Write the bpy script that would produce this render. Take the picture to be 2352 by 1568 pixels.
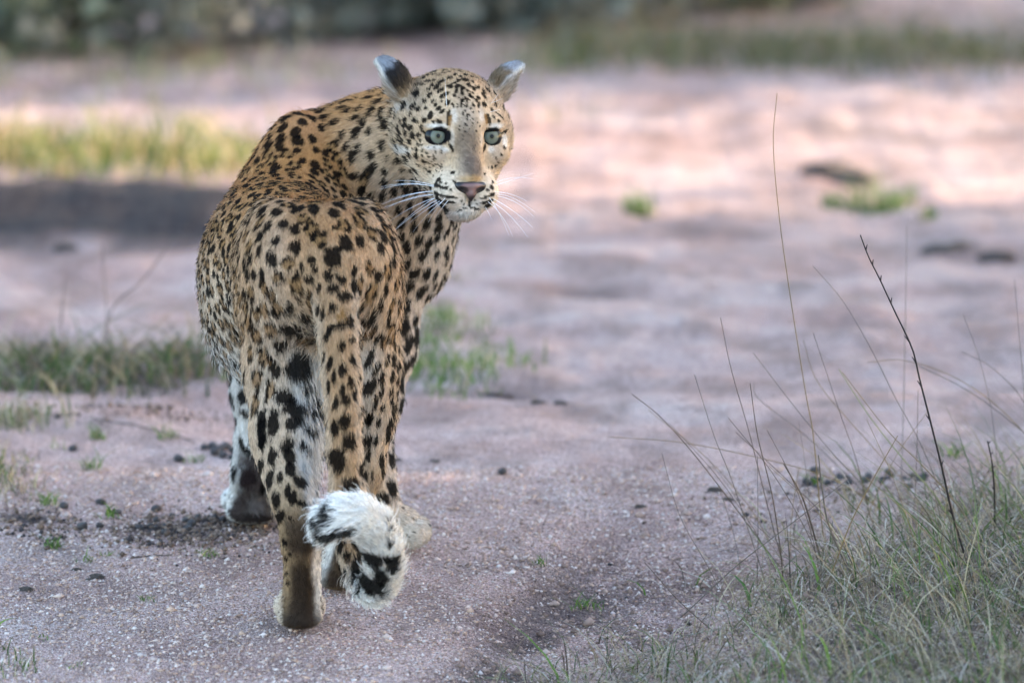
import bpy, math, random
import numpy as np
from mathutils import Vector, Matrix
from mathutils.bvhtree import BVHTree
from mathutils.kdtree import KDTree

# ------------------------------------------------------------------ camera, sky, sun, exposure
for o in list(bpy.data.objects):
    bpy.data.objects.remove(o)
S = bpy.context.scene
COL = S.collection
PITCH = math.radians(12.0)
FPX = 14725.0                      # focal length in units of a 2352 px wide frame
CAM = np.array([0.0, -9.203, 2.395])
cam = bpy.data.cameras.new('camera')
cam.sensor_width = 36.0
cam.lens = FPX / 2352 * 36.0
cam.clip_end = 500
cam.dof.use_dof = True
cam.dof.focus_distance = 9.66
cam.dof.aperture_fstop = 3.4
cam_o = bpy.data.objects.new('camera', cam)
COL.objects.link(cam_o)
cam_o.location = CAM
cam_o.rotation_euler = (math.pi / 2 - PITCH, 0, 0)
S.camera = cam_o

SUN_EL, SUN_AZ = math.radians(16.0), math.radians(78.0)      # azimuth from +Y towards +X
W = bpy.data.worlds.new('World')
S.world = W
W.use_nodes = True
wn, wl = W.node_tree.nodes, W.node_tree.links
bg = wn['Background']
sky = wn.new('ShaderNodeTexSky')
sky.sky_type = 'NISHITA'
sky.sun_disc = False
sky.sun_elevation = SUN_EL
sky.sun_rotation = SUN_AZ
sky.dust_density = 1.3
sky.ozone_density = 1.0
wl.new(sky.outputs[0], bg.inputs[0])
bg.inputs[1].default_value = 0.13
sun = bpy.data.lights.new('sun', 'SUN')
sun.energy = 2.0
sun.angle = math.radians(0.6)
sun.color = (1.0, 0.83, 0.64)
sun_o = bpy.data.objects.new('sun', sun)
COL.objects.link(sun_o)
sd = Vector((math.sin(SUN_AZ) * math.cos(SUN_EL), math.cos(SUN_AZ) * math.cos(SUN_EL), math.sin(SUN_EL)))
sun_o.rotation_euler = sd.to_track_quat('Z', 'Y').to_euler()
sun_o.location = (6, 0, 9)

S.view_settings.view_transform = 'Standard'
S.view_settings.look = 'None'
S.view_settings.gamma = 1.0
S.view_settings.exposure = 3.1
S.render.engine = 'CYCLES'
S.cycles.use_denoising = True
S.cycles.max_bounces = 5
S.cycles.diffuse_bounces = 3
S.cycles.glossy_bounces = 2
S.cycles.transparent_max_bounces = 6
S.cycles.use_adaptive_sampling = True
S.cycles.adaptive_threshold = 0.02

rng = np.random.default_rng(7)
random.seed(7)

# ------------------------------------------------------------------ helpers
FWD = np.array([0, math.cos(PITCH), -math.sin(PITCH)])
UP = np.array([0, math.sin(PITCH), math.cos(PITCH)])
RT = np.array([1.0, 0, 0])

def ray(u, v):
    d = FWD + (u - 1176) / FPX * RT - (v - 784) / FPX * UP
    return d

def PX(u, v, Y):
    """world point at depth-coordinate Y seen at (u, v) of a 2352x1568 frame"""
    d = ray(u, v)
    return CAM + d * ((Y - CAM[1]) / d[1])

def sm(a, b, x):
    t = np.clip((x - a) / (b - a), 0, 1)
    return t * t * (3 - 2 * t)

def unit(v):
    v = np.asarray(v, float)
    return v / np.maximum(np.linalg.norm(v, axis=-1, keepdims=True), 1e-9)

_H = np.random.default_rng(3).random(4096).astype(np.float32)
def vnoise(P, scale=1.0, seed=0):
    """value noise 0..1 at points P (n,3)"""
    Q = np.asarray(P) * scale + 137.31 * (seed + 1)
    i = np.floor(Q).astype(np.int64)
    f = Q - i
    f = f * f * (3 - 2 * f)
    r = 0
    for dx in (0, 1):
        wx = f[..., 0] if dx else 1 - f[..., 0]
        for dy in (0, 1):
            wy = f[..., 1] if dy else 1 - f[..., 1]
            for dz in (0, 1):
                wz = f[..., 2] if dz else 1 - f[..., 2]
                h = ((i[..., 0] + dx) * 73856093) ^ ((i[..., 1] + dy) * 19349663) ^ ((i[..., 2] + dz) * 83492791)
                r = r + wx * wy * wz * _H[(h & 0x7fffffff) % 4096]
    return r

def fnoise(P, scale, seed=0, octv=3):
    r, a, t = 0, 1.0, 0
    for o in range(octv):
        r = r + a * vnoise(P, scale * 2 ** o, seed + o)
        t += a
        a *= 0.5
    return r / t

def tag(o, label=None, cat=None, group=None, kind=None):
    if label: o['label'] = label
    if cat: o['category'] = cat
    if group: o['group'] = group
    if kind: o['kind'] = kind
    return o

def link(name, data, mat=None, parent=None):
    o = bpy.data.objects.new(name, data)
    COL.objects.link(o)
    if mat is not None:
        data.materials.append(mat)
    if parent is not None:
        o.parent = parent
    return o

def mesh_np(name, V, F, smooth=True):
    """mesh from numpy verts and an (n,k) face array"""
    me = bpy.data.meshes.new(name)
    V = np.asarray(V, np.float32); F = np.asarray(F, np.int32)
    k = F.shape[1]
    me.vertices.add(len(V)); me.vertices.foreach_set('co', V.ravel())
    me.loops.add(F.size); me.loops.foreach_set('vertex_index', F.ravel())
    me.polygons.add(len(F))
    me.polygons.foreach_set('loop_start', np.arange(0, F.size, k, dtype=np.int32))
    me.polygons.foreach_set('loop_total', np.full(len(F), k, np.int32))
    if smooth:
        me.polygons.foreach_set('use_smooth', np.ones(len(F), bool))
    me.update(calc_edges=True)
    return me

def vcol(me, C, name='col'):
    a = me.attributes.new(name, 'FLOAT_COLOR', 'POINT')
    a.data.foreach_set('color', np.concatenate([C, np.ones((len(C), 1))], 1).astype(np.float32).ravel())

class NT:
    """small node-tree builder"""
    def __init__(self, name):
        self.m = bpy.data.materials.new(name)
        self.m.use_nodes = True
        self.n, self.l = self.m.node_tree.nodes, self.m.node_tree.links
        self.b = self.n['Principled BSDF']
    def node(self, t, **kw):
        x = self.n.new(t)
        for k, v in kw.items():
            if k.startswith('_'):
                setattr(x, k[1:], v)
            else:
                x.inputs[k.replace('__', ' ')].default_value = v
        return x
    def link(self, a, b):
        self.l.new(a, b)
    def ramp(self, fac, stops, interp='LINEAR'):
        r = self.n.new('ShaderNodeValToRGB')
        r.color_ramp.interpolation = interp
        e = r.color_ramp.elements
        while len(e) < len(stops):
            e.new(0.5)
        for el, (p, c) in zip(e, stops):
            el.position = p
            el.color = (*c, 1)
        self.link(fac, r.inputs[0])
        return r.outputs[0]
    def mix(self, fac, a, b, mode='MIX'):
        x = self.n.new('ShaderNodeMix')
        x.data_type = 'RGBA'; x.blend_type = mode
        for i, v in ((0, fac), (6, a), (7, b)):
            if hasattr(v, 'is_linked'):
                self.link(v, x.inputs[i])
            else:
                x.inputs[i].default_value = v if i == 0 else (*v, 1)
        return x.outputs[2]
    def set(self, **kw):
        for k, v in kw.items():
            self.b.inputs[k.replace('__', ' ')].default_value = v
        return self

def mat_attr(name, rough=0.7, spec=0.25, attr='col', trans=0.0):
    t = NT(name)
    a = t.node('ShaderNodeAttribute', _attribute_name=attr)
    t.link(a.outputs['Color'], t.b.inputs['Base Color'])
    t.set(Roughness=rough)
    t.b.inputs['Specular IOR Level'].default_value = spec
    if trans:
        tr = t.node('ShaderNodeBsdfTranslucent')
        t.link(a.outputs['Color'], tr.inputs[0])
        mx = t.node('ShaderNodeMixShader', Fac=trans)
        t.link(t.b.outputs[0], mx.inputs[1]); t.link(tr.outputs[0], mx.inputs[2])
        t.link(mx.outputs[0], t.n['Material Output'].inputs[0])
    return t.m

# ------------------------------------------------------------------ ground
HEAPY = 4.15
def terrain(x, y, heap=True):
    x = np.asarray(x, float); y = np.asarray(y, float)
    x, y = np.broadcast_arrays(x, y)
    P = np.stack([x, y, np.zeros_like(x)], -1)
    s = y - 1.3
    z = -.085 * (np.sqrt(s * s + .36) + s) / 2 * (1 - .6 * sm(14, 40, y)) 
    flat = 1 - sm(.25, .6, np.hypot((x + .30) / 1.0, (y - .35) / 1.6))       # firm track under the cat
    z = z + (.020 * (fnoise(P, 1.4, 31) - .5) + .010 * (fnoise(P, 6, 32) - .5)) * (1 - flat) + .0055 * (fnoise(P, 22, 33) - .5) + .0048 * (fnoise(P, 65, 34) - .5)
    e = x - (-.06 + .14 * (fnoise(P * [0, 1, 0], 3.1, 35) - .5) + .22 * y)              # edge of the track
    fr = sm(1.0, .25, y)
    z = z - .045 * sm(-.03, .09, e + .05 * (fnoise(P, 12, 43) - .5)) * fr + .065 * sm(.22, .60, e) * fr
    z = z + .030 * (fnoise(P, 24, 36) - .5) * sm(0, .12, e) * fr
    z = z + .05 * sm(.6, 1.5, e) * sm(-.5, 1.5, y) * (fnoise(P, 3.0, 37) - .3)
    rough = sm(1.0, 2.2, y)
    z = z + rough * (.055 * (fnoise(P, 6.0, 38) - .5) + .03 * (fnoise(P, 2.0, 39) - .5))
    # heap of dark soil, partly in painted shade, beyond the track on the left
    if heap:
        z = z + .075 * np.exp(-(((x + 1.05) / .55) ** 2) ** 2 - ((y - HEAPY) / .45) ** 2) * (.6 + .8 * fnoise(P, 6, 40))
    return z

def G(u, v, heap=True):
    """ground point seen at (u, v)"""
    d = ray(u, v)
    t = np.arange(7.5, 60, .01)
    p = CAM + t[:, None] * d
    h = p[:, 2] - terrain(p[:, 0], p[:, 1], heap)
    i = int(np.argmax(h < 0))
    return p[i]

HEAPY = G(200, 505, False)[1]
LIT0, LIT1 = G(1176, 425, False)[1], G(1176, 245, False)[1]
def axis(fine0, fine1, step, lo, hi, grow=1.09):
    a = list(np.arange(fine0, fine1 + 1e-6, step))
    s = step
    while a[-1] < hi: s *= grow; a.append(a[-1] + s)
    s = step; b = []
    q = fine0
    while q > lo: s *= grow; q -= s; b.append(q)
    return np.array(b[::-1] + a)
gx = axis(-1.0, 1.15, .0085, -70, 70); gy = axis(-.62, 1.5, .0085, -14, 140, 1.05)
XX, YY = np.meshgrid(gx, gy, indexing='ij')
ZZ = terrain(XX, YY)
nx, ny = len(gx), len(gy)
GV = np.stack([XX, YY, ZZ], -1).reshape(-1, 3)
ii, jj = np.meshgrid(np.arange(nx - 1), np.arange(ny - 1), indexing='ij')
b0 = (ii * ny + jj).ravel()
GF = np.stack([b0, b0 + ny, b0 + ny + 1, b0 + 1], 1)
tg = NT('gravel_soil')
tc = tg.node('ShaderNodeTexCoord')
def gn(scale, detail=4.0, rough=.55, vec=None):
    n = tg.node('ShaderNodeTexNoise', Scale=scale, Detail=detail, Roughness=rough)
    tg.link(vec or tc.outputs['Object'], n.inputs['Vector'])
    return n.outputs['Fac']
base = tg.ramp(gn(3.2), [(.30, (.45, .290, .245)), (.52, (.59, .418, .368)), (.72, (.65, .505, .455))])
grain = tg.ramp(gn(260.0, 2.0), [(.32, (.36, .30, .27)), (.5, (.90, .88, .88)), (.68, (1.38, 1.36, 1.37))])
c1 = tg.mix(1.0, base, grain, 'MULTIPLY')
mpx = tg.node('ShaderNodeMapping'); tg.link(tc.outputs['Object'], mpx.inputs[0]); mpx.inputs['Scale'].default_value = (1.0, .45, 1.0)
blot = tg.ramp(gn(7.0, 5.0, .62, mpx.outputs[0]), [(.46, (0, 0, 0)), (.64, (1, 1, 1))])
c2 = tg.mix(.62, c1, (.20, .135, .115), 'MIX')
fm = tg.node('ShaderNodeMix'); fm.data_type = 'RGBA'
tg.link(blot, fm.inputs[0]); tg.link(c1, fm.inputs[6]); tg.link(c2, fm.inputs[7])
dk = tg.node('ShaderNodeAttribute', _attribute_name='dirt_shade')
soil = tg.ramp(gn(40.0, 4.0), [(.3, (.022, .018, .019)), (.7, (.075, .058, .054))])  # tone of the dark soil and of the shade painted with it
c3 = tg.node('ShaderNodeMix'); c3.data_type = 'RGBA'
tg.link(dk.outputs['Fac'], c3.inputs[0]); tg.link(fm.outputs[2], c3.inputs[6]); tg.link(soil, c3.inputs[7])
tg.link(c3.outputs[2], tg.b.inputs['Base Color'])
vo = tg.node('ShaderNodeTexVoronoi', Scale=330.0); tg.link(tc.outputs['Object'], vo.inputs['Vector'])
bp = tg.node('ShaderNodeBump', Strength=1.0, Distance=.006); tg.link(vo.outputs['Distance'], bp.inputs['Height'])
bp2 = tg.node('ShaderNodeBump', Strength=.7, Distance=.012); tg.link(gn(55.0, 4.0, .6), bp2.inputs['Height']); tg.link(bp.outputs[0], bp2.inputs['Normal'])
tg.link(bp2.outputs[0], tg.b.inputs['Normal'])
tg.set(Roughness=.95); tg.b.inputs['Specular IOR Level'].default_value = .1
gme = mesh_np('ground', GV, GF)
# dark humus (heap, fore paw scrape, verge), shade painted into heap and under grass
def dirt_shade(x, y):
    P = np.stack([x, y, 0 * x], -1)
    n = fnoise(P, 9, 41) ; n2 = fnoise(P, 2.2, 42)
    d = np.exp(-(((x + 1.05) / .60) ** 2) ** 2 - (np.abs((y - HEAPY) / .62)) ** 3) * 1.9 * sm(.25, .6, n + .25 * np.exp(-((y - HEAPY) / .5) ** 2 - ((x + 1.1) / .5) ** 2))  # heap: dark soil with its shade painted in
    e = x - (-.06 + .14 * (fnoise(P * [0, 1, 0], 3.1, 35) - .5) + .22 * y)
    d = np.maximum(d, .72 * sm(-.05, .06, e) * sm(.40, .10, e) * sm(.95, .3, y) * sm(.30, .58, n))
    d = np.maximum(d, .80 * sm(.25, .6, e) * sm(.65, .15, y - .25 * e) * (.6 + .4 * n))  # verge soil, darkened to paint the shaded gaps between the blades
    for (u, v, ru, rv, w) in DIRTP:
        d = np.maximum(d, w * np.exp(-((x - u) / ru) ** 2 - ((y - v) / rv) ** 2) * sm(.30, .60, n))
    return np.clip(d, 0, 1)
DIRTP = []
for (u, v, ru, rv, w) in ((450, 1210, .13, .06, 1.5), (80, 1190, .09, .06, 1.0), (1500, 1180, .09, .10, .55), (1430, 1250, .12, .10, .5), (1650, 1145, .05, .03, .9), (1150, 1300, .1, .06, .4), (1200, 1480, .12, .10, .55),
                         (1160, 910, .14, .05, .7), (1270, 925, .06, .05, .6), (200, 880, .35, .10, .8), (1350, 680, .12, .18, .5), (1900, 415, .16, .30, .9), (2170, 585, .08, .16, 1.1), (2290, 600, .08, .12, .9), (150, 578, .05, .1, .8), (1650, 720, .10, .12, .5), (2200, 300, .3, .4, .7), (1700, 500, .5, .3, .35), (2000, 640, .3, .2, .3)):
    p = G(u, v); DIRTP.append((p[0], p[1], ru, rv, w))
at = gme.attributes.new('dirt_shade', 'FLOAT', 'POINT')
at.data.foreach_set('value', dirt_shade(GV[:, 0], GV[:, 1]).astype(np.float32))
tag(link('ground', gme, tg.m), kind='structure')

# loose gravel on the track
octv = np.array([(1, 0, 0), (-1, 0, 0), (0, 1, 0), (0, -1, 0), (0, 0, 1), (0, 0, -1)], float)
octf = np.array([(0, 2, 4), (2, 1, 4), (1, 3, 4), (3, 0, 4), (2, 0, 5), (1, 2, 5), (3, 1, 5), (0, 3, 5)])
def pebbles(P, r, cols, squash=.7):
    n = len(P)
    sc = r[:, None] * rng.uniform(.65, 1.3, (n, 3)); sc[:, 2] *= squash
    an = rng.uniform(0, 6.283, n)
    V = octv[None] * sc[:, None] * rng.uniform(.75, 1.2, (n, 6, 1))
    ca, sa = np.cos(an)[:, None], np.sin(an)[:, None]
    X = V[..., 0] * ca - V[..., 1] * sa; Y = V[..., 0] * sa + V[..., 1] * ca
    V = np.stack([X, Y, V[..., 2]], -1) + P[:, None]
    return V.reshape(-1, 3), (octf[None] + 6 * np.arange(n)[:, None, None]).reshape(-1, 3), np.repeat(cols, 6, 0)
n = 78000
q = rng.random((n, 2))
px_ = -.98 + 2.0 * q[:, 0]; py_ = -.60 + 1.75 * q[:, 1] ** 1.15
r = .00155 * np.exp(rng.normal(0, .46, n)) + .0005
pal = np.array([(.50, .37, .315), (.58, .47, .42), (.38, .25, .195), (.62, .53, .49), (.24, .155, .12), (.48, .32, .235)])
pc = pal[rng.choice(6, n, p=[.31, .18, .24, .025, .125, .12])] * rng.uniform(.8, 1.15, (n, 1))
pz = terrain(px_, py_) + r * .15
keep = dirt_shade(px_, py_) < .45 + .4 * rng.random(n)
V_, F_, C_ = pebbles(np.stack([px_, py_, pz], 1)[keep], r[keep], pc[keep])
pm = mesh_np('gravel', V_, F_, False); vcol(pm, C_)
M_peb = mat_attr('gravel_grain', .85, .2)
tag(link('gravel', pm, M_peb), 'loose pinkish gravel grains covering the sandy track', 'gravel', kind='stuff')

# ------------------------------------------------------------------ leopard: implicit surface
class Prim:
    def __init__(s, kind, k=0.03, region='torso', flow=None, **kw):
        s.kind, s.k, s.region, s.flow = kind, k, region, flow
        s.__dict__.update(kw)
        if kind == 'cone':
            s.lo = np.minimum(s.a - s.ra, s.b - s.rb); s.hi = np.maximum(s.a + s.ra, s.b + s.rb)
            if flow is None: s.flow = unit(s.b - s.a)
        else:
            r = max(s.r)
            s.lo, s.hi = s.c - r, s.c + r
    def d(s, x, y, z):
        if s.kind == 'cone':
            ab = s.b - s.a
            L = float(ab @ ab) + 1e-12
            t = np.clip(((x - s.a[0]) * ab[0] + (y - s.a[1]) * ab[1] + (z - s.a[2]) * ab[2]) / L, 0, 1)
            return np.sqrt((x - s.a[0] - t * ab[0]) ** 2 + (y - s.a[1] - t * ab[1]) ** 2 + (z - s.a[2] - t * ab[2]) ** 2) - (s.ra + t * (s.rb - s.ra))
        def ell(c, r, R):
            X, Y, Z = x - c[0], y - c[1], z - c[2]
            q = [R[i][0] * X + R[i][1] * Y + R[i][2] * Z for i in range(3)]
            if s.kind == 'ear': q[0] = q[0] * (1 + 1.5 * np.clip(q[1] / r[1], 0, 1) ** 1.5)
            k0 = np.sqrt(sum((q[i] / r[i]) ** 2 for i in range(3)))
            k1 = np.sqrt(sum((q[i] / (r[i] * r[i])) ** 2 for i in range(3)))
            return k0 * (k0 - 1) / np.maximum(k1, 1e-6)
        e = ell(s.c, s.r, s.R)
        if s.kind == 'ear':
            e2 = ell(s.c2, s.r2, s.R)
            kk = 0.006
            h = np.maximum(kk - np.abs(e + e2), 0) / kk
            e = np.maximum(e, -e2) + h * h * kk / 4
        return e

def yawR(deg):
    a = math.radians(deg)
    return np.array([[math.cos(a), -math.sin(a), 0], [math.sin(a), math.cos(a), 0], [0, 0, 1.0]]).T

I3 = np.eye(3)
A3 = lambda *p: np.array(p, float)
def smin(a, b, k):
    h = np.maximum(k - np.abs(a - b), 0) / k
    return np.minimum(a, b) - h * h * k * 0.25

def cone(p0, r0, p1, r1, region, k=0.03, flow=None):
    return Prim('cone', k, region, flow, a=np.asarray(p0, float), b=np.asarray(p1, float), ra=r0, rb=r1)
def ell(c, r, region, R=I3, k=0.03, flow=(0, -1, 0)):
    return Prim('ell', k, region, unit(A3(*flow)) if flow is not None else None, c=np.asarray(c, float), r=r, R=np.asarray(R))
def chain(pts, region, k=0.02):
    """pts: (point, radius) list"""
    return [cone(pts[i][0], pts[i][1], pts[i + 1][0], pts[i + 1][1], region, k) for i in range(len(pts) - 1)]

# trunk -------------------------------------------------------------
TOR = [
    ell((-.286, .120, .520), (.094, .125, .102), 'torso', yawR(12), .05, (.15, -.8, -.5)),
    ell((-.318, .270, .472), (.110, .165, .130), 'torso', yawR(15), .06, (.2, -1, -.35)),
    ell((-.355, .420, .456), (.126, .170, .146), 'torso', yawR(2), .06, (.1, -1, -.3)),
    ell((-.330, .570, .470), (.120, .150, .152), 'torso', yawR(-15), .06, (-.25, -1, -.3)),
    ell((-.285, .680, .505), (.108, .115, .124), 'shoulder', yawR(-30), .06, (-.4, -.8, -.5)),
    ell((-.215, .700, .455), (.078, .085, .125), 'shoulder', I3, .05, (-.2, -.4, -.9)),
    # scapulae and shoulder muscles
    ell(PX(680, 368, .60), (.034, .066, .072), 'shoulder', yawR(-25), .075, (-.5, -.6, -.5)),
    ell(PX(905, 560, .655), (.045, .055, .100), 'shoulder', I3, .05, (-.2, -.3, -1)),
    ell(PX(740, 365, .68), (.050, .060, .052), 'shoulder', yawR(-25), .06, (-.5, -.6, -.4)),
    # hip bones and haunch
    ell(PX(628, 610, .13), (.046, .115, .095), 'thighL', yawR(10), .05, (-.15, -.5, -1)),
    ell(PX(838, 610, .15), (.046, .115, .095), 'thighR', yawR(10), .05, (.15, -.5, -1)),
    # loose belly
    ell((-.352, .40, .375), (.095, .15, .072), 'torso', yawR(5), .06, (0, -.6, -.6)),
]
# neck ----------------------------------------------------------------
nb = A3(-.280, .690, .540); nh = PX(975, 292, .60)
TOR += [
    cone(nh, .076, (nb + nh) / 2 + A3(0, .01, .004), .084, 'neck', .05),
    cone((nb + nh) / 2 + A3(0, .01, .004), .084, nb, .096, 'neck', .05),
    cone(PX(985, 380, .62), .072, PX(900, 520, .68), .085, 'neck', .05),
    cone(PX(968, 430, .63), .050, PX(935, 600, .68), .060, 'neck', .05),
]

# head ------------------------------------------------------------------
YAW = math.radians(16)
TW = -FWD
HX = math.cos(YAW) * RT - math.sin(YAW) * TW
HZ = math.cos(YAW) * TW + math.sin(YAW) * RT
HY = UP
HO = PX(1045, 318, .50)
HR = np.array([HX, HY, HZ])          # rows: local axes
def HL(x, y, z):
    return HO + x * HX + y * HY + z * HZ
def hell(c, r, k=.02, region='head', R=None):
    return ell(HL(*c), r, region, HR if R is None else R @ HR, k, None)
def rotx(d):
    a = math.radians(d); return np.array([[1, 0, 0], [0, math.cos(a), -math.sin(a)], [0, math.sin(a), math.cos(a)]])
def roty(d):
    a = math.radians(d); return np.array([[math.cos(a), 0, math.sin(a)], [0, 1, 0], [-math.sin(a), 0, math.cos(a)]])
def rotz(d):
    a = math.radians(d); return np.array([[math.cos(a), -math.sin(a), 0], [math.sin(a), math.cos(a), 0], [0, 0, 1]])
def hcone(p, r0, q, r1, k=.02):
    return cone(HL(*p), r0, HL(*q), r1, 'head', k)
EYE = [A3(-.0425, .0015, .0430), A3(.0425, .0015, .0430)]
HEAD = [
    hell((0, .034, -.030), (.080, .074, .088), .02),
    hell((0, .005, .012), (.074, .066, .052), .03),
    hcone((0, .060, .028), .030, (0, .012, .046), .029, .03),      # forehead to stop
    hcone((0, .012, .047), .024, (0, -.058, .074), .0215, .02),    # bridge
]
for s in (-1, 1):
    HEAD += [
        hell((s * .056, -.002, -.012), (.033, .038, .048), .03),              # cheek
        hell((s * .031, -.050, .012), (.030, .034, .038), .03),              # lower cheek
        hell((s * .042, .0255, .0475), (.023, .0115, .0185), .012),               # brow ridge
        hell((s * .050, -.026, .040), (.024, .014, .020), .018),              # cheek bone
        hell((s * .0230, -.088, .066), (.0268, .0235, .027), .010),             # whisker pad
        hell((s * .027, -.074, .052), (.022, .022, .028), .016),
    ]
HEAD += [
    hell((0, -.1075, .055), (.0275, .0165, .026), .008),                        # chin
    hcone((0, -.098, .040), .026, (0, -.050, -.040), .050, .02),              # jaw
]
CARVE = []
for s, e in zip((-1, 1), EYE):
    CARVE.append(ell(HL(e[0] - .0026, e[1] - .0005, e[2] + .016), (.0140, .0112, .020), 'head', rotz(s * 12) @ HR, .006, None))
# mouth slit and lip line
CARVE.append(hcone((0, -.094, .098), .0022, (0, -.108, .090), .0028, .004))
for s in (-1, 1):
    CARVE.append(hcone((0, -.1075, .090), .0030, (s * .030, -.1145, .076), .0026, .006))
# ears
def ear(base, tip, n, s, TH):
    base, tip, n = A3(*base), A3(*tip), unit(A3(*n))
    e = unit(tip - base)
    n = unit(n - e * (n @ e))
    w = np.cross(e, n)
    R = np.array([w, e, n]) @ HR
    L = np.linalg.norm(tip - base)
    c = base + (tip - base) * .42
    return Prim('ear', .010, 'earL' if s < 0 else 'earR', unit((tip - base) @ HR), c=HL(*c), r=(.036, L * .60, TH), R=R,
                c2=HL(*(c + n * (TH - .004) + e * .004)), r2=(.0300, L * .55, TH - .002)), (base, tip, e, n, w)
earL, EL = ear((-.072, .066, -.034), (-.1150, .123, -.030), (-.82, -.50, -.36), -1, .026)
earR, ER = ear((.072, .066, -.034), (.1150, .117, -.028), (.78, -.50, .36), 1, .024)
EARS = [earL, earR]
LIDS = [ell(HL(e[0], e[1] + .0116, e[2] + .0080), (.0180, .0060, .0158), 'head', rotz(-s * 6) @ HR, .004, None) for s, e in zip((-1, 1), EYE)]

# hind legs ------------------------------------------------------------------
LH = [
    ell(PX(648, 770, .135), (.056, .085, .145), 'thighL', rotx(-14), .03, (0, .2, -1)),
    cone(PX(655, 840, .13), .056, PX(655, 1000, .075), .045, 'thighL', .03),
    cone(PX(655, 990, .07), .045, PX(668, 1130, .010), .031, 'calfL', .03),
    cone(PX(640, 860, .23), .040, PX(662, 1080, .05), .030, 'calfL', .03),
    cone(PX(676, 1130, .000), .029, PX(693, 1240, -.004), .0265, 'metaL', .02),
    cone(PX(693, 1240, -.004), .0265, PX(694, 1370, .016), .028, 'metaL', .02),
    cone(PX(678, 1168, -.012), .024, PX(688, 1200, -.012), .022, 'metaL', .02),
]
fl = PX(690, 1415, .04)
LH += [ell((fl[0] - .002, .052, .032), (.031, .058, .029), 'footL', yawR(4), .015, (0, 1, -.2)),
       ell((fl[0], .020, .016), (.034, .028, .016), 'footL', I3, .012, (0, 1, -.2))]
for i, (dx, dy) in enumerate(((-.028, .082), (-.010, .104), (.009, .104), (.023, .082))):
    LH.append(ell((fl[0] + dx, dy, .018), (.0135, .026, .0175), 'footL', I3, .006, (0, 1, -.2)))
RH = [
    ell(PX(836, 770, .165), (.050, .085, .140), 'thighR', rotx(-14), .03, (0, .2, -1)),
    cone(PX(838, 840, .18), .048, PX(842, 960, .20), .036, 'thighR', .03),
    cone(PX(842, 950, .20), .036, PX(836, 1075, .20), .0285, 'calfR', .03),
    cone(PX(845, 860, .30), .036, PX(838, 1040, .24), .026, 'calfR', .03),
    cone(PX(834, 1075, .195), .027, PX(806, 1200, .215), .026, 'metaR', .02),
    cone(PX(806, 1200, .215), .026, PX(782, 1310, .25), .028, 'metaR', .02),
]
fr = PX(778, 1330, .27)
RH += [ell((fr[0], .295, .030), (.037, .060, .029), 'footR', I3, .015, (0, 1, -.2)),
       ell((fr[0], .262, .016), (.033, .028, .016), 'footR', I3, .012, (0, 1, -.2))]
for dx, dy in ((-.032, .333), (-.011, .352), (.012, .352), (.031, .333)):
    RH.append(ell((fr[0] + dx, dy, .020), (.0155, .026, .019), 'footR', I3, .008, (0, 1, -.2)))
# fore legs -----------------------------------------------------------------------
LF = chain([(PX(640, 560, .66), .075), (PX(600, 800, .70), .050), (PX(588, 900, .705), .034), (PX(588, 1030, .70), .028), (PX(586, 1095, .69), .031), (PX(582, 1165, .70), .034)], 'foreL', .03)
LF.append(ell(PX(588, 1100, .662), (.022, .016, .024), 'foreL', I3, .012, (0, 0, -1)))
pf = PX(578, 1180, .70)
LF += [ell((pf[0], .715, .030), (.040, .056, .030), 'pawL', I3, .015, (0, 1, -.2)), ell((pf[0], .685, .015), (.040, .030, .015), 'pawL', I3, .012, (0, 1, -.2))]
for dx, dy in ((-.035, .755), (-.012, .775), (.012, .775), (.034, .755)):
    LF.append(ell((pf[0] + dx, dy, .020), (.016, .027, .019), 'pawL', I3, .008, (0, 1, -.2)))
RF = chain([(PX(905, 600, .655), .060), (PX(882, 800, .64), .044), (PX(868, 920, .60), .032), (PX(856, 1060, .55), .026), (PX(858, 1120, .535), .028), (PX(888, 1195, .53), .029)], 'foreR', .03)
pr = PX(918, 1222, .525)
RF += [ell((pr[0], .535, .034), (.033, .038, .029), 'pawR', I3, .015, (1, -.2, -.3)), ell((pr[0] + .004, .530, .016), (.036, .036, .016), 'pawR', I3, .012, (1, -.2, -.3))]
for dx, dy, dz in ((.026, .500, .022), (.036, .518, .025), (.034, .548, .024), (.020, .566, .022)):
    RF.append(ell((pr[0] + dx - .004, dy, dz), (.0180, .0130, .0205), 'pawR', I3, .003, (1, -.2, -.3)))
# tail ------------------------------------------------------------------------------
TP = [(752, 545, .085, .040), (762, 620, .030, .034), (770, 690, -.005, .030), (778, 770, -.030, .027), (784, 860, -.045, .025), (788, 950, -.052, .0235), (791, 1040, -.055, .0225),
      (797, 1120, -.055, .022), (806, 1190, -.058, .022), (819, 1260, -.068, .022), (836, 1316, -.085, .020), (856, 1346, -.112, .020), (874, 1334, -.140, .020),
      (883, 1296, -.160, .0205), (878, 1250, -.178, .0215), (858, 1208, -.192, .0220), (824, 1184, -.205, .0220), (788, 1182, -.210, .0215), (756, 1198, -.205, .019), (744, 1214, -.200, .015)]
TAILP = [PX(u, v, y) for u, v, y, r in TP]
TAIL = chain([(p, q[3]) for p, q in zip(TAILP, TP)], 'tail', .012)

H = 0.003
GLO = np.array([-.52, -.27, -.004]); GHI = np.array([.045, .86, .80])
GN = np.ceil((GHI - GLO) / H).astype(int) + 1
GX, GY, GZ = [(GLO[i] + H * np.arange(GN[i])).astype(np.float32) for i in range(3)]

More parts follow.
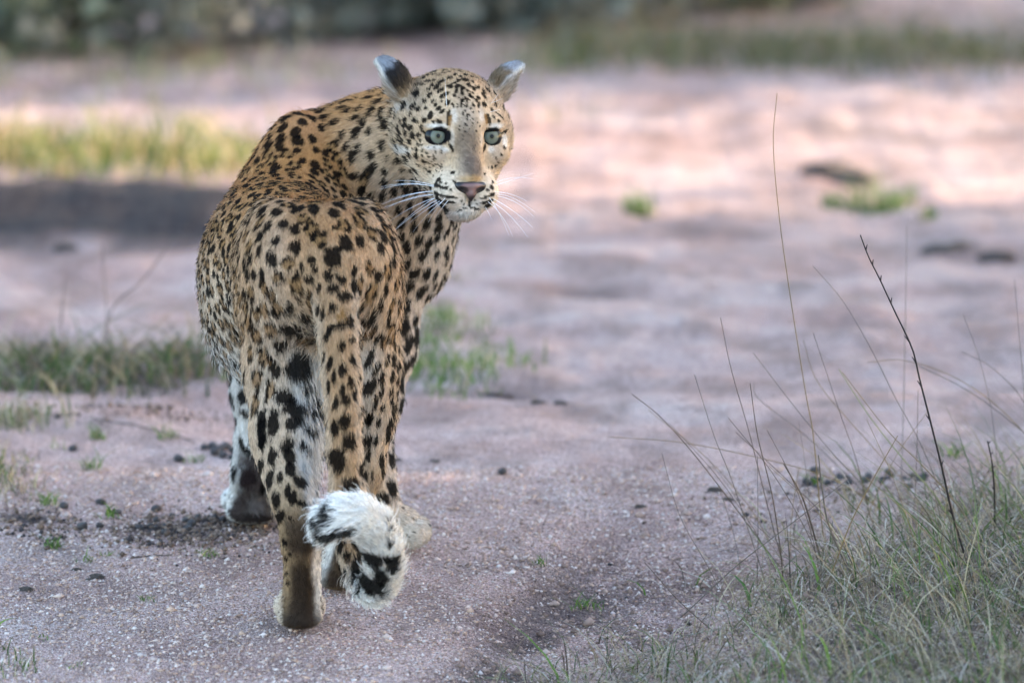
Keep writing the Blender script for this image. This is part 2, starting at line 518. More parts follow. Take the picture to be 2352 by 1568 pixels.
def field(prims, k_override=None, base=None):
    F = np.full(tuple(GN), 0.2, np.float32) if base is None else base
    for p in prims:
        m = .02 + p.k
        i0 = np.maximum(np.floor((p.lo - m - GLO) / H).astype(int), 0)
        i1 = np.minimum(np.ceil((p.hi + m - GLO) / H).astype(int) + 1, GN)
        sl = tuple(slice(a, b) for a, b in zip(i0, i1))
        d = p.d(GX[sl[0]][:, None, None], GY[sl[1]][None, :, None], GZ[sl[2]][None, None, :]).astype(np.float32)
        F[sl] = smin(F[sl], d, p.k)
    return F

def carve(F, prims):
    for p in prims:
        m = .03
        i0 = np.maximum(np.floor((p.lo - m - GLO) / H).astype(int), 0)
        i1 = np.minimum(np.ceil((p.hi + m - GLO) / H).astype(int) + 1, GN)
        sl = tuple(slice(a, b) for a, b in zip(i0, i1))
        d = p.d(GX[sl[0]][:, None, None], GY[sl[1]][None, :, None], GZ[sl[2]][None, None, :]).astype(np.float32)
        F[sl] = -smin(-F[sl], d, p.k)
    return F

def surface_nets(F, lo, h):
    n = F.shape
    ins = F < 0
    c = np.zeros(tuple(np.array(n) - 1), np.int8)
    for a in (0, 1):
        for b in (0, 1):
            for d in (0, 1):
                c += ins[a:n[0] - 1 + a, b:n[1] - 1 + b, d:n[2] - 1 + d]
    ai = np.argwhere((c > 0) & (c < 8))
    del c
    idx = np.full(tuple(np.array(n) - 1), -1, np.int32)
    idx[tuple(ai.T)] = np.arange(len(ai))
    acc = np.zeros((len(ai), 3)); cnt = np.zeros(len(ai))
    cor = [(a, b, d) for a in (0, 1) for b in (0, 1) for d in (0, 1)]
    val = {q: F[ai[:, 0] + q[0], ai[:, 1] + q[1], ai[:, 2] + q[2]].astype(float) for q in cor}
    for q in cor:
        for ax in range(3):
            if q[ax] == 0:
                r = list(q); r[ax] = 1; r = tuple(r)
                v0, v1 = val[q], val[r]
                x = (v0 < 0) != (v1 < 0)
                t = np.where(x, v0 / np.where(x, v0 - v1, 1), 0)
                p = np.tile(np.array(q, float), (len(ai), 1)); p[:, ax] += t
                acc += p * x[:, None]; cnt += x
    V = lo + h * (ai + acc / np.maximum(cnt, 1)[:, None])
    quads = []
    for ax in range(3):
        o1, o2 = [(1, 2), (2, 0), (0, 1)][ax]
        s0 = [slice(None)] * 3; s1 = [slice(None)] * 3
        s0[ax] = slice(0, -1); s1[ax] = slice(1, None)
        e = np.argwhere(ins[tuple(s0)] != ins[tuple(s1)])
        sgn = ins[tuple(s0)][tuple(e.T)]
        ok = (e[:, o1] > 0) & (e[:, o2] > 0) & (e[:, o1] < n[o1] - 1) & (e[:, o2] < n[o2] - 1)
        e, sgn = e[ok], sgn[ok]
        def g(a, b):
            q = e.copy(); q[:, o1] -= a; q[:, o2] -= b
            return idx[tuple(q.T)]
        Q = np.stack([g(1, 1), g(0, 1), g(0, 0), g(1, 0)], 1)
        Q[~sgn] = Q[~sgn][:, ::-1]
        quads.append(Q)
    return V, np.concatenate(quads)

F = field(TOR)
F = field(HEAD, base=F)
kz = (.005 + .040 * sm(.36, .46, GZ))[None, None, :].astype(np.float32)
for leg in (LH, RH, LF, RF):
    F = smin(F, field(leg), kz)
kt = (.004 + .036 * sm(.47, .54, GZ))[None, None, :].astype(np.float32)
F = smin(F, field(TAIL), kt)
F = carve(F, CARVE)
F = field(EARS + LIDS, base=F)
BV, BF = surface_nets(F, GLO, H)
del F
BV[:, 2] = np.maximum(BV[:, 2], 0.0015)
# light smoothing
def smooth_np(V, Fq, it, lam=.5):
    for _ in range(it):
        acc = np.zeros_like(V); cnt = np.zeros(len(V))
        for a, b in ((0, 1), (1, 2), (2, 3), (3, 0)):
            for p, q in ((a, b), (b, a)):
                for c in range(3):
                    acc[:, c] += np.bincount(Fq[:, p], V[Fq[:, q], c], len(V))
                cnt += np.bincount(Fq[:, p], None, len(V))
        V = V + lam * (acc / np.maximum(cnt, 1)[:, None] - V)
    return V
BV = smooth_np(BV, BF, 3)
def vnormals(V, Fq):
    fn = np.cross(V[Fq[:, 2]] - V[Fq[:, 0]], V[Fq[:, 3]] - V[Fq[:, 1]])
    N = np.zeros_like(V)
    for a in range(4):
        for c in range(3):
            N[:, c] += np.bincount(Fq[:, a], fn[:, c], len(V))
    return unit(N)
BN = vnormals(BV, BF)
BVH = BVHTree.FromPolygons([Vector(p) for p in BV], BF.tolist())

# region weights and fur flow per vertex -------------------------------------------------
ALLP = TOR + HEAD + EARS + LIDS + LH + RH + LF + RF + TAIL
REG = sorted({p.region for p in ALLP})
RI = {r: i for i, r in enumerate(REG)}
nV = len(BV)
dm = np.full(nV, 9.0)
DD = []
for p in ALLP:
    d = p.d(BV[:, 0], BV[:, 1], BV[:, 2]); DD.append(d); dm = np.minimum(dm, d)
RW = np.zeros((nV, len(REG))); FL = np.zeros((nV, 3))
NOSE = HL(0, -.070, .100)
for p, d in zip(ALLP, DD):
    w = np.exp(-(d - dm) / .010)
    RW[:, RI[p.region]] += w
    if p.region == 'head':
        fl_ = unit(BV - NOSE + .02 * HY)
    else:
        fl_ = np.tile(np.asarray(p.flow, float), (nV, 1))
    FL += w[:, None] * fl_
del DD
RW /= RW.sum(1, keepdims=True)
TT = np.array(TAILP)
def tail_t(P):
    best = np.full(len(P), 9.0); t = np.zeros(len(P))
    for i in range(len(TT) - 1):
        ab = TT[i + 1] - TT[i]
        s = np.clip(((P - TT[i]) @ ab) / (ab @ ab), 0, 1)
        d = np.linalg.norm(P - TT[i] - s[:, None] * ab, axis=1)
        m = d < best
        best[m] = d[m]; t[m] = (i + s[m]) / (len(TT) - 1)
    return t
VT = tail_t(BV)

# coat pattern ------------------------------------------------------------------------
SPOT = dict(p=[], t=[], b=[], n=[], la=[], lb=[], ty=[], c=[])
BLACK = (.0030, .0024, .0024)
def add_spot(p, n, t, la, lb, ty=0, c=BLACK):
    n = unit(n); t = unit(t - n * (t @ n)); b = np.cross(n, t)
    for k, v in zip(('p', 't', 'b', 'n', 'la', 'lb', 'ty', 'c'), (p, t, b, n, la, lb, ty, c)):
        SPOT[k].append(v)
def px_spot(u, v, a, b, ang, ty=0, c=BLACK, cap=1.7):
    """a spot seen at (u,v); a, b semi axes in frame px, ang in degrees; laid on the skin there"""
    d = ray(u, v)
    h = BVH.ray_cast(Vector(CAM), Vector(unit(d)))
    if h[0] is None: return
    p, n = np.array(h[0]), np.array(h[1])
    s = np.linalg.norm(p - CAM) / FPX
    an = math.radians(ang)
    D = math.cos(an) * RT + math.sin(an) * UP
    E = -math.sin(an) * RT + math.cos(an) * UP
    vd = unit(d)
    # undo the foreshortening of each axis on the tilted skin, within reason
    def lift(Dv):
        x = Dv - vd * ((Dv @ n) / min(vd @ n, -.25))
        return x, min(np.linalg.norm(x), cap)
    Dx, fa = lift(D); _, fb = lift(E)
    add_spot(p, n, Dx, a * s * fa, b * s * fb, ty, c)

def z1(X, Y): return ((930 + X / 6.273) * .9408, (130 + Y / 6.273) * .9408)
def z2(X, Y): return ((930 + X / 6.273) * .9408, (330 + Y / 6.273) * .9408)
def z3(X, Y): return ((440 + X / 3.136) * .9408, (600 + Y / 3.136) * .9408)
def z4(X, Y): return ((500 + X / 2.613) * .9408, (1000 + Y / 2.613) * .9408)
def z5(X, Y): return ((440 + X / 2.852) * .9408, (150 + Y / 2.852) * .9408)
FACE1 = """500,240,30,18,20 580,240,25,20,0 660,250,55,15,10 850,260,40,22,-20 930,240,30,14,0 990,190,35,10,-10 1050,290,35,15,-40 1120,260,30,18,0 1220,270,45,12,-5 1350,300,45,12,-20
780,330,60,16,12 670,365,32,40,0 540,380,40,45,0 960,305,40,14,0 880,350,42,12,5 1140,330,25,35,0 1060,385,45,25,-5 1210,355,28,20,0 1310,340,45,22,-25 1290,410,60,22,-5 1430,380,50,14,-10
1490,350,40,12,-25 780,430,58,18,10 690,435,40,12,10 930,440,62,28,25 1180,420,28,25,0 1120,455,45,14,15 1050,510,48,28,-10 1350,485,35,25,-15 1410,445,25,15,-40 1560,440,60,14,-20 1640,500,30,18,-40
560,500,50,16,25 640,490,40,12,10 780,495,28,20,0 850,530,55,22,30 1165,520,25,40,0 910,575,58,24,30 730,560,28,18,50 1150,585,35,22,60 970,640,72,25,30 1420,535,28,28,0 1490,525,28,18,-45
1270,530,25,20,-60 1330,580,25,15,-60 745,655,32,35,0 1640,580,50,18,-45 1580,590,45,18,-45 1580,650,55,20,-50 1220,510,40,18,-75 1400,600,30,14,-30 1360,640,25,15,-60 1240,600,50,18,-80
1120,650,25,25,0 1290,690,30,20,-70 1500,690,25,22,0 1400,680,22,20,0 1460,725,25,20,-30 1330,715,25,18,-70 1250,725,28,20,80 670,745,25,25,0 795,745,28,18,40 840,790,25,22,30 1025,755,35,42,-20
930,735,14,18,0 1585,790,42,28,-65 1500,790,45,18,85 1415,795,35,16,-60 1230,790,30,16,-80 1310,790,35,14,-70 1160,830,22,14,30 1100,800,35,16,-70 570,870,35,30,0 690,850,30,20,-30
490,830,40,35,20 880,850,40,24,30 940,890,45,20,40 760,940,50,32,80 1700,860,35,18,-40 1880,870,30,20,-50 1760,790,30,22,50 1830,960,80,16,-40 1730,975,25,12,-60 450,950,30,25,30 370,1030,35,28,60
300,1070,22,18,0 240,1030,20,15,0 510,1030,30,28,0 560,1065,28,28,0 660,1035,38,28,75 805,1050,30,20,0 890,1045,45,25,-20 1805,1040,25,20,0 180,1095,30,22,80 360,1120,35,32,0 455,1150,42,35,0
620,1135,28,32,0 265,1175,30,20,-70 220,1165,25,14,70 290,1255,32,25,30 380,1250,40,28,80 490,1270,48,35,-75 560,1255,35,16,85 595,1260,28,12,70 280,1350,25,25,0 335,1370,45,22,80
440,1360,35,28,-60 235,1415,35,35,0 405,1450,25,25,0 605,1345,18,20,0 570,1400,35,14,-70 620,1410,14,18,0 130,1250,25,18,60 160,1180,20,16,0"""
FACE2 = """480,215,16,14,0 545,230,28,20,-60 635,240,20,22,0 110,340,35,30,0 285,375,50,38,-70 445,330,32,24,-30 540,335,40,28,-50 405,385,30,28,0 410,440,38,22,-40 630,315,22,14,-40 655,410,32,20,-40
590,470,30,16,-30 345,520,35,18,-45 530,560,55,22,-40 690,520,20,14,0 755,440,20,12,0 810,470,22,10,30 745,565,22,18,0 850,520,20,12,20 905,480,22,12,35 700,280,20,14,0 735,335,20,14,0 850,440,18,10,35
880,685,30,24,0 915,720,22,18,-30 850,770,45,32,-10 930,800,38,22,-20 1005,812,28,24,0 1070,835,22,16,-20 840,895,48,22,-25 930,925,42,24,-15 1020,942,44,22,-10 1110,952,52,16,-5
880,1000,62,28,-25 980,1022,48,24,-10 1080,1032,58,16,-5 960,1110,80,42,-40 1700,800,30,28,0 1640,840,28,22,20 1705,915,42,26,25 1620,945,50,16,15 1560,962,36,12,10 1680,1010,46,20,25
1590,1035,60,16,12 1640,1085,55,26,30 1140,735,55,18,-55 1100,575,30,22,0 1000,740,14,14,0 1590,590,25,16,40 1715,720,22,16,60 1700,495,22,14,-60 1755,480,20,12,-60 1800,420,22,12,-50 1850,300,22,14,-50
1890,190,28,20,-40 1770,360,20,10,-40 1240,1010,12,10,0 1270,1060,12,10,0 1470,1060,12,10,0 1440,1000,12,10,0"""
def face_spots(txt, zz):
    for w in txt.split():
        X, Y, a, b, g = [float(q) for q in w.split(',')]
        k = .9408 / 6.273
        px_spot(*zz(X, Y), a * k * 1.22, b * k * 1.28, g)
face_spots(FACE1, z1)
face_spots(FACE2, z2)
for i in range(75):       # fine flecks on the forehead
    X, Y = 1330 + rng.normal(0, 130), rng.uniform(640, 1210)
    px_spot(*z1(X, Y), rng.uniform(12, 26) * .15, rng.uniform(6, 11) * .15, 90 + (X - 1330) * -.10 + rng.normal(0, 12))
for i in range(70):       # grey flecks down the bridge of the nose
    X, Y = 1370 + rng.normal(0, 95), rng.uniform(-60, 640)
    px_spot(*z2(X, Y), rng.uniform(8, 15) * .15, rng.uniform(5, 8) * .15, 90 + rng.normal(0, 20), 0, (.07, .05, .04) if rng.random() < .6 else (.17, .13, .10))
for i in range(60):       # flecks under the near eye
    X, Y = rng.uniform(640, 960), rng.uniform(180, 620)
    px_spot(*z2(X, Y), rng.uniform(9, 18) * .15, rng.uniform(5, 9) * .15, 30 + rng.normal(0, 25), 0, (.05, .035, .025))
KZ1 = .9408 / 6.273
px_spot(*z1(1022, 1000), 118 * KZ1, 30 * KZ1, 85, 0, (.022, .014, .009))
px_spot(*z1(1060, 1030), 95 * KZ1, 22 * KZ1, 84, 0, (.22, .11, .04))
px_spot(*z1(1655, 1010), 105 * KZ1, 26 * KZ1, -80, 0, (.022, .014, .009))
px_spot(*z1(1612, 1010), 90 * KZ1, 24 * KZ1, -80, 0, (.22, .11, .04))
px_spot(*z2(1360, 1020), 90 * KZ1, 20 * KZ1, 90)
px_spot(*z2(1255, 1128), 110 * KZ1, 15 * KZ1, 20)
px_spot(*z2(1450, 1122), 95 * KZ1, 15 * KZ1, -18)
px_spot(*z2(1078, 190), 85 * KZ1, 24 * KZ1, -62)
px_spot(*z2(1588, 190), 75 * KZ1, 22 * KZ1, 72)
px_spot(*z1(650, 1212), 70 * KZ1, 24 * KZ1, -32)
px_spot(*z1(1890, 1215), 60 * KZ1, 20 * KZ1, 20)
nFACE = len(SPOT['p'])

# legs, haunch and tail: x,y,a,b,angle,type in the third close view
BODY3 = """940,535,50,38,-60,0 850,625,84,50,-25,0 760,755,66,52,10,0 905,890,120,95,60,0 725,930,78,46,-75,0 800,1150,75,62,-60,0 880,1240,90,72,-50,0 860,1355,58,46,0,0 710,1350,115,42,85,0
620,1330,85,30,80,0 622,1490,80,34,85,0 815,1520,66,52,0,0 690,625,64,46,80,1 580,670,66,40,85,1 520,570,60,36,75,1 640,835,80,46,85,1 540,800,64,30,85,1 588,1000,92,40,85,1 690,1100,86,42,80,1 578,1200,92,38,85,1
880,290,92,56,-80,1 732,460,62,50,80,1 825,465,52,40,90,0 630,470,64,36,85,1 545,345,62,34,85,1 745,235,52,44,30,1 700,370,60,34,80,1 500,470,60,26,85,1 480,680,60,24,85,1 490,1000,80,20,85,0 900,400,36,20,-40,0
985,245,46,34,0,0 1000,100,34,30,0,0 1030,170,34,24,-60,0 985,420,80,30,-85,1 930,160,46,18,-75,0
1020,1160,46,36,30,0 1030,1250,56,36,20,0 970,1060,60,34,25,0 1000,1390,46,40,0,0 1080,1330,30,30,0,0
1130,215,40,36,60,0 1240,245,44,34,-20,0 1165,310,50,36,15,0 1262,370,48,42,0,0 1172,455,36,32,0,0 1212,595,74,30,8,0 1292,560,55,34,90,0 1225,520,46,40,0,3 1240,750,38,36,0,0 1310,700,32,30,0,0 1312,860,48,25,90,0
1245,935,54,36,90,0 1150,880,62,22,80,0 1175,990,56,20,85,0 1300,1030,44,24,90,0 1240,1090,46,24,90,0 1270,1172,52,36,90,0 1190,1190,62,24,85,0 1332,1120,52,20,85,0 1265,1330,62,46,90,0 1180,1385,62,32,85,0
1290,1480,76,54,85,0 1120,1380,70,14,88,0 1366,1000,52,12,88,0 1362,860,60,12,88,0 1115,680,42,18,85,0 1090,500,62,18,88,0 1050,470,56,16,88,0 1137,640,46,20,80,0 1062,310,40,22,80,0 1135,1060,50,14,88,0 1375,1250,60,14,88,0
1100,850,60,12,88,0 1085,1000,60,12,88,0 1365,690,60,14,88,0 1385,1430,60,12,88,0
1475,530,82,34,80,0 1410,560,52,18,85,0 1520,690,62,24,55,0 1450,850,90,30,68,0 1505,930,66,26,62,0 1440,1080,72,58,70,0 1540,1100,72,20,85,0 1495,1185,62,20,85,0 1455,1300,50,30,80,0 1520,1330,50,18,80,0 1440,1480,52,34,85,0 1500,1480,52,20,80,0
1380,290,82,26,85,1 1330,300,56,24,85,0 1450,150,50,38,80,1 1520,215,48,30,75,0 1330,180,50,22,80,0 1580,330,60,18,85,0 1545,430,60,18,85,0 1600,560,60,16,85,0 1400,450,40,14,85,0"""
K3 = .9408 / 3.136
for w in BODY3.split():
    X, Y, a, b, g, ty = [float(q) for q in w.split(',')]
    u, v = z3(X, Y)
    if ty == 3: px_spot(u, v, a * K3, b * K3, g, 0, (.30, .16, .06))
    else: px_spot(u, v, a * K3 * .98, b * K3 * 1.0, g, int(ty))
# hand-read spots on the lower legs, tail curl and fore leg (fourth close view)
BODY4 = """360,100,75,30,80 430,290,60,32,80 350,340,50,24,80 410,440,66,32,80 480,420,40,22,85 525,510,52,20,80 455,570,46,34,60 558,560,52,34,85 605,455,50,40,-50 360,205,52,26,85 540,290,60,44,-70 545,380,50,36,-80
375,490,46,18,85 470,680,56,26,60 545,690,20,14,0 505,840,36,20,-60 540,920,14,14,0 515,945,20,14,0 500,1020,16,10,0 520,1040,14,12,0 495,1100,16,12,0 530,1100,14,12,0 500,1190,12,10,0 610,590,40,26,-20
700,840,26,16,60 740,1200,24,12,80 640,220,50,26,-40
800,660,80,32,80 745,740,60,34,-60 800,790,70,26,10 915,770,66,34,-10 960,850,50,22,-50 870,840,50,26,70 910,910,44,22,80 965,960,70,30,80 905,1000,28,28,0 870,980,46,18,80 960,1060,48,30,50 900,1090,46,16,75 1070,970,80,36,-5 1000,1020,30,24,0 1130,1080,50,42,0 1200,990,70,36,85
1040,1130,66,42,-20 1000,1240,70,36,-35 1080,1270,60,28,10 930,1180,70,16,80 1180,870,26,14,80 720,700,40,20,70 985,1130,50,12,85
1020,440,50,24,80 1045,280,60,16,85 1010,200,50,20,85 1070,420,40,10,85 1010,330,40,14,85 1040,60,40,30,60
1180,770,16,12,90 1240,770,14,12,80 1170,720,14,12,0 1210,700,18,8,20 1290,800,8,8,0 1330,780,8,7,0
240,230,50,16,-60 270,255,40,18,-40 255,20,40,22,-30 230,180,30,12,-60"""
K4 = .9408 / 2.613
for w in BODY4.split():
    X, Y, a, b, g = [float(q) for q in w.split(',')]
    px_spot(*z4(X, Y), a * K4 * .95, b * K4 * .95, g)
# dark carpal pad and sole of the fore leg seen from behind
px_spot(*z4(275, 430), 62 * K4, 58 * K4, 90, 0, (.020, .012, .012))
px_spot(*z4(310, 320), 60 * K4, 40 * K4, 70, 0, (.05, .038, .034))
px_spot(*z4(230, 600), 90 * K4, 34 * K4, 60, 0, (.045, .033, .030))
px_spot(*z4(330, 590), 70 * K4, 60 * K4, 80, 0, (.10, .085, .08))
px_spot(*z4(200, 670), 60 * K4, 28 * K4, -20, 0, (.03, .022, .02))
px_spot(*z4(340, 690), 90 * K4, 24 * K4, -10, 0, (.02, .015, .014))
for a in ():   # brow of neck folds: thin lines between neck and head
    px_spot(*z5(1430 - a * 46, 520 + a * 100), 90 / 2.852, 5, 100, 0, (.10, .05, .03))

# the rest of the coat: spaced by chance, closer and smaller forward, rosettes on the flanks
tri_a = np.linalg.norm(np.cross(BV[BF[:, 2]] - BV[BF[:, 0]], BV[BF[:, 3]] - BV[BF[:, 1]]), axis=1)
cand = rng.choice(len(BF), 34000, p=tri_a / tri_a.sum())
SPACE = dict(torso=.0192, shoulder=.0208, neck=.0190, head=.0118, thighL=.0212, thighR=.0212, calfL=.024, calfR=.024, metaL=.016, metaR=.016,
             footL=.016, footR=.016, foreL=.030, foreR=.028, pawL=.022, pawR=.022, tail=.034, earL=.08, earR=.08)
sp_v = np.array([SPACE[r] for r in REG])
accP = np.array(SPOT['p']); accR = np.maximum(np.array(SPOT['la']), np.array(SPOT['lb'])); accN = np.array(SPOT['n'])
capn = 7000
AP = np.zeros((capn, 3)); AR = np.zeros(capn); AN = np.zeros((capn, 3)); na = len(accP)
AP[:na], AR[:na], AN[:na] = accP, accR, accN
vis_face = np.array([HL(0, -.01, .05)])
for f in cand:
    vi = BF[f]
    p = BV[vi].mean(0); n = BN[vi[0]]
    w = RW[vi[0]]
    sp = float(w @ sp_v)
    r0 = REG[int(np.argmax(w))]
    loc = HR @ (p - HO)
    if r0 == 'head' and loc[2] > .018 and n @ HZ > .05: continue       # the face is marked by hand
    if r0 == 'thighL' and p[2] < .44 and n[1] < -.05: continue
    if r0 == 'calfL' and n[1] < -.05: continue
    if r0.startswith('ear') or (r0 == 'tail' and VT[vi[0]] > .5) or (r0[:4] in ('foot', 'meta') and n[1] < -.2): continue
    dd = np.linalg.norm(AP[:na] - p, axis=1)
    bad = (dd < np.maximum(AR[:na] * 1.0 + sp * .34, np.where(AR[:na] < sp * .62, sp * (.92), 0))) & ((AN[:na] @ n) > .1)
    if bad.any(): continue
    if na >= capn: break
    t = FL[vi[0]]
    j = rng.uniform(.8, 1.2)
    la, lb, ty = sp * .52 * j, sp * .39 * j, 0
    if r0 == 'torso' or (r0.startswith('thigh') and p[2] > .42):
        up = (p[2] - .31) / .32
        if rng.random() < (.75 if up < .75 else .35): la, lb, ty = sp * .63, sp * .51, 1
    elif r0 == 'neck': t = A3(.15, -.1, -1) + .25 * t; la, lb = sp * .54 * j, sp * .34 * j
    elif r0 == 'shoulder': la, lb = sp * .52 * j, sp * .40 * j
    elif r0 in ('metaL', 'metaR', 'footL', 'footR', 'pawL', 'pawR'): la, lb = .0035 * j, .0028 * j
    elif r0 == 'tail' and VT[vi[0]] > .6: la, lb = .012 * j, .009 * j
    t = t + rng.normal(0, .25, 3)
    add_spot(p, n, t, la, lb, ty)
    AP[na], AR[na], AN[na] = p, max(la, lb), n; na += 1
for k in SPOT: SPOT[k] = np.array(SPOT[k], float)
NS = len(SPOT['p'])
KD = KDTree(NS)
for i, p in enumerate(SPOT['p']): KD.insert(Vector(p), i)
KD.balance()

# head tint patches: local centre seen at zoom coordinates, radii in metres, colour, weight
TINT = []
def tint(zz, X, Y, rx, ry, c, w=1.0):
    u, v = zz(X, Y)
    h = BVH.ray_cast(Vector(CAM), Vector(unit(ray(u, v))))
    if h[0] is None: return
    TINT.append((np.array(h[0]), rx * KZ1 / 1484, ry * KZ1 / 1484, np.array(c), w))
WHT, CRM, TAN, OCH, GRB = (.60, .565, .53), (.555, .425, .310), (.430, .255, .132), (.395, .185, .064), (.17, .122, .088)
for a in ((z2, 1340, 100, 190, 400, GRB, .95), (z2, 1415, 450, 230, 240, (.115, .085, .068), .95), (z2, 1400, 670, 190, 50, (.40, .25, .12), .8),
          (z1, 1250, 720, 110, 260, (.24, .17, .12), .6), (z1, 1330, 950, 170, 220, (.36, .29, .23), .4), (z1, 1330, 1380, 190, 170, GRB, .9),
          (z1, 850, 1110, 150, 40, WHT, .7), (z1, 1780, 1110, 130, 40, WHT, .7), (z1, 820, 1450, 140, 32, WHT, .6), (z1, 980, 1490, 50, 35, WHT, .7),
          (z1, 1895, 1350, 50, 90, WHT, .7), (z1, 1690, 1475, 55, 45, WHT, .7), (z1, 1090, 1300, 30, 150, WHT, .3), (z1, 1540, 1330, 28, 110, WHT, .3),
          (z1, 1120, 950, 45, 120, WHT, .35), (z1, 1540, 940, 45, 120, WHT, .35),
          (z2, 330, 250, 110, 70, WHT, .7), (z2, 480, 450, 240, 130, CRM, .6), (z2, 1000, 870, 170, 60, CRM, .8), (z2, 1640, 880, 120, 50, CRM, .8),
          (z2, 1200, 1050, 130, 80, WHT, .5), (z2, 1460, 1060, 110, 80, WHT, .5), (z2, 1250, 1230, 330, 70, WHT, 1.0), (z2, 850, 330, 150, 140, (.34, .26, .20), .7),
          (z2, 1780, 320, 110, 170, (.34, .26, .20), .7), (z1, 300, 850, 170, 90, WHT, .75), (z1, 1960, 800, 90, 230, WHT, .9), (z1, 520, 780, 130, 130, (.36, .27, .19), .55)):
    tint(*a)

def coat(P, N, Wt, T):
    """colour of the coat at points P with normals N, region weights Wt and tail parameter T"""
    n = len(P)
    g = lambda r: Wt[:, RI[r]][:, None]
    n1 = fnoise(P, 35, 5)[:, None]
    white, cream, tan, och = [np.array(c)[None] for c in (WHT, CRM, TAN, OCH)]
    zt = ((P[:, 2] - .31) / .32)[:, None]
    C = np.zeros((n, 3))
    # trunk
    b = tan + (och - tan) * sm(.70, .95, zt + .15 * (n1 - .5)); b = b + (cream - b) * sm(.72, .40, zt); b = b + (white - b) * sm(.32, .02, zt + .1 * (n1 - .5)) * .9
    C += b * g('torso')
    s = tan * .5 + cream * .5; s = s + (och - s) * sm(.78, 1.05, zt) * .8; s = s + (white - s) * sm(.45, .1, zt)
    C += s * g('shoulder')
    nk = cream * .55 + tan * .45 + (och * .6 + tan * .4 - cream * .55 - tan * .45) * sm(.2, .9, N[:, 2:3]); nk = nk + (white - nk) * sm(.35, .95, N[:, 0:1] - N[:, 2:3] * .8) * .55
    C += nk * g('neck')
    # hind legs
    for sd_, sg in (('L', 1), ('R', -1)):
        inn = sm(.05, .6, N[:, 0:1] * sg + .25 * (n1 - .5))
        rear = sm(.35, .95, -N[:, 1:2])
        th = cream * .75 + tan * .25 + (tan - cream) * .5 * sm(.35, .55, P[:, 2:3]); th = th + (white * .93 - th) * np.clip(inn + .25 * rear * (sg > 0) + .55 * rear * (sg < 0) * sm(.5, .4, P[:, 2:3]), 0, 1)
        C += th * g('thigh' + sd_)
        ca = cream * .8 + tan * .2; ca = ca + (white * .9 - ca) * inn
        C += ca * g('calf' + sd_)
        mt = np.array([[.26, .172, .098]]) + 0 * P; mt = mt + (white - mt) * sm(.35, .8, N[:, 0:1] * sg)
        dk = sm(.55, .97, -N[:, 1:2] + .5 * (n1 - .5)) * sm(.205, .165, P[:, 2:3])
        mt = mt + (np.array([[.050, .031, .019]]) - mt) * dk
        mt = mt * (.65 + .7 * vnoise(P, 200, 79)[:, None])
        mt = mt + (np.array([[.030, .020, .014]]) - mt) * sm(.80, 1.0, -N[:, 1:2] + .25 * (n1 - .5)) * sm(.19, .13, P[:, 2:3]) * .75
        C += mt * g('meta' + sd_)
        ft = white * .25 + cream * .55 + tan * .1 + 0 * P
        ft = ft + (np.array([[.035, .025, .02]]) - ft) * sm(.10, .55, -N[:, 1:2]) * sm(.034, .026, np.abs(P[:, 0:1] - (fl if sg > 0 else fr)[0] - .004))
        C += ft * g('foot' + sd_)
    fw = white * .95 + 0 * P; fw = fw + (cream * .8 - fw) * sm(.3, .8, N[:, 1:2])
    fw = fw + (np.array([[.06, .045, .040]]) - fw) * sm(.40, .85, -N[:, 1:2]) * sm(.135, .105, P[:, 2:3])
    C += fw * g('foreL')
    pw = white * .9 + 0 * P; pw = pw + (np.array([[.05, .04, .036]]) - pw) * sm(.25, .7, -N[:, 1:2] + .15 * N[:, 0:1])
    C += pw * g('pawL')
    C += (cream * .6 + tan * .4 + (white - cream) * sm(.3, .9, N[:, 0:1]) * .5) * g('foreR')
    C += (cream * .62 + white * .25 + 0 * P) * g('pawR')
    # tail: tan above, white under the curled end
    tl = tan * .85 + cream * .15 + 0 * P
    tl = tl + (cream - tl) * sm(.5, .9, np.abs(N[:, 0:1])) * .7
    tl = tl + (white * 1.42 - tl) * sm(.47, .60, T[:, None])
    C += tl * g('tail')
    # head
    loc = (P - HO) @ HR.T
    hd = np.array([[.44, .305, .195]]) + 0 * P
    hd = hd + (np.array([[.40, .245, .130]]) - hd) * sm(.05, .105, loc[:, 1:2])
    hd = hd + (cream - hd) * sm(-.02, -.075, loc[:, 1:2])
    hd = hd + (white - hd) * sm(-.085, -.118, loc[:, 1:2]) * sm(.05, .07, loc[:, 2:3] * 0 + .06)
    for c, rx, ry, col, w in TINT:
        q = (P - c) @ HR.T
        d = np.sqrt((q[:, 0] / rx) ** 2 + (q[:, 1] / ry) ** 2 + (q[:, 2] / .03) ** 2)[:, None]
        hd = hd + (col - hd) * sm(1.55, .35, d + .6 * (n1 - .5)) * w
    hd = hd * (.74 + .52 * vnoise(P, 560, 81))[:, None]
    C += hd * g('head')
    for nm, E, sg in (('earL', EL, -1), ('earR', ER, 1)):
        base, tip, e, nn, w_ = E
        q = loc - base
        along = (q @ e)[:, None] / np.linalg.norm(tip - base)
        opn = ((N @ HR.T) @ nn)[:, None]
        back = sm(.30, -.05, opn)
        c = white * .55 + cream * .3 + (np.array([[.26, .19, .135]]) - white * .5 - cream * .3) * sm(.75, .2, along) * .6; c = c + (white * .95 - c) * np.clip(sm(.30, .08, np.abs(opn - .12)) + sm(.85, .97, along), 0, 1) * .7
        bk = np.array([[.30, .21, .13]]) + 0 * P
        bk = bk + (np.array([[.012, .012, .014]]) - bk) * sm(.02, .18, along + .3 * (n1 - .5)) * (1 if sg < 0 else .6)
        bk = bk + (np.array([[.27, .28, .31]]) - bk) * sm(.62, .76, along + .3 * (n1 - .5)) * (.75 if sg < 0 else .8)
        C += (c + (bk - c) * back) * g(nm)
    # spots
    K = 9
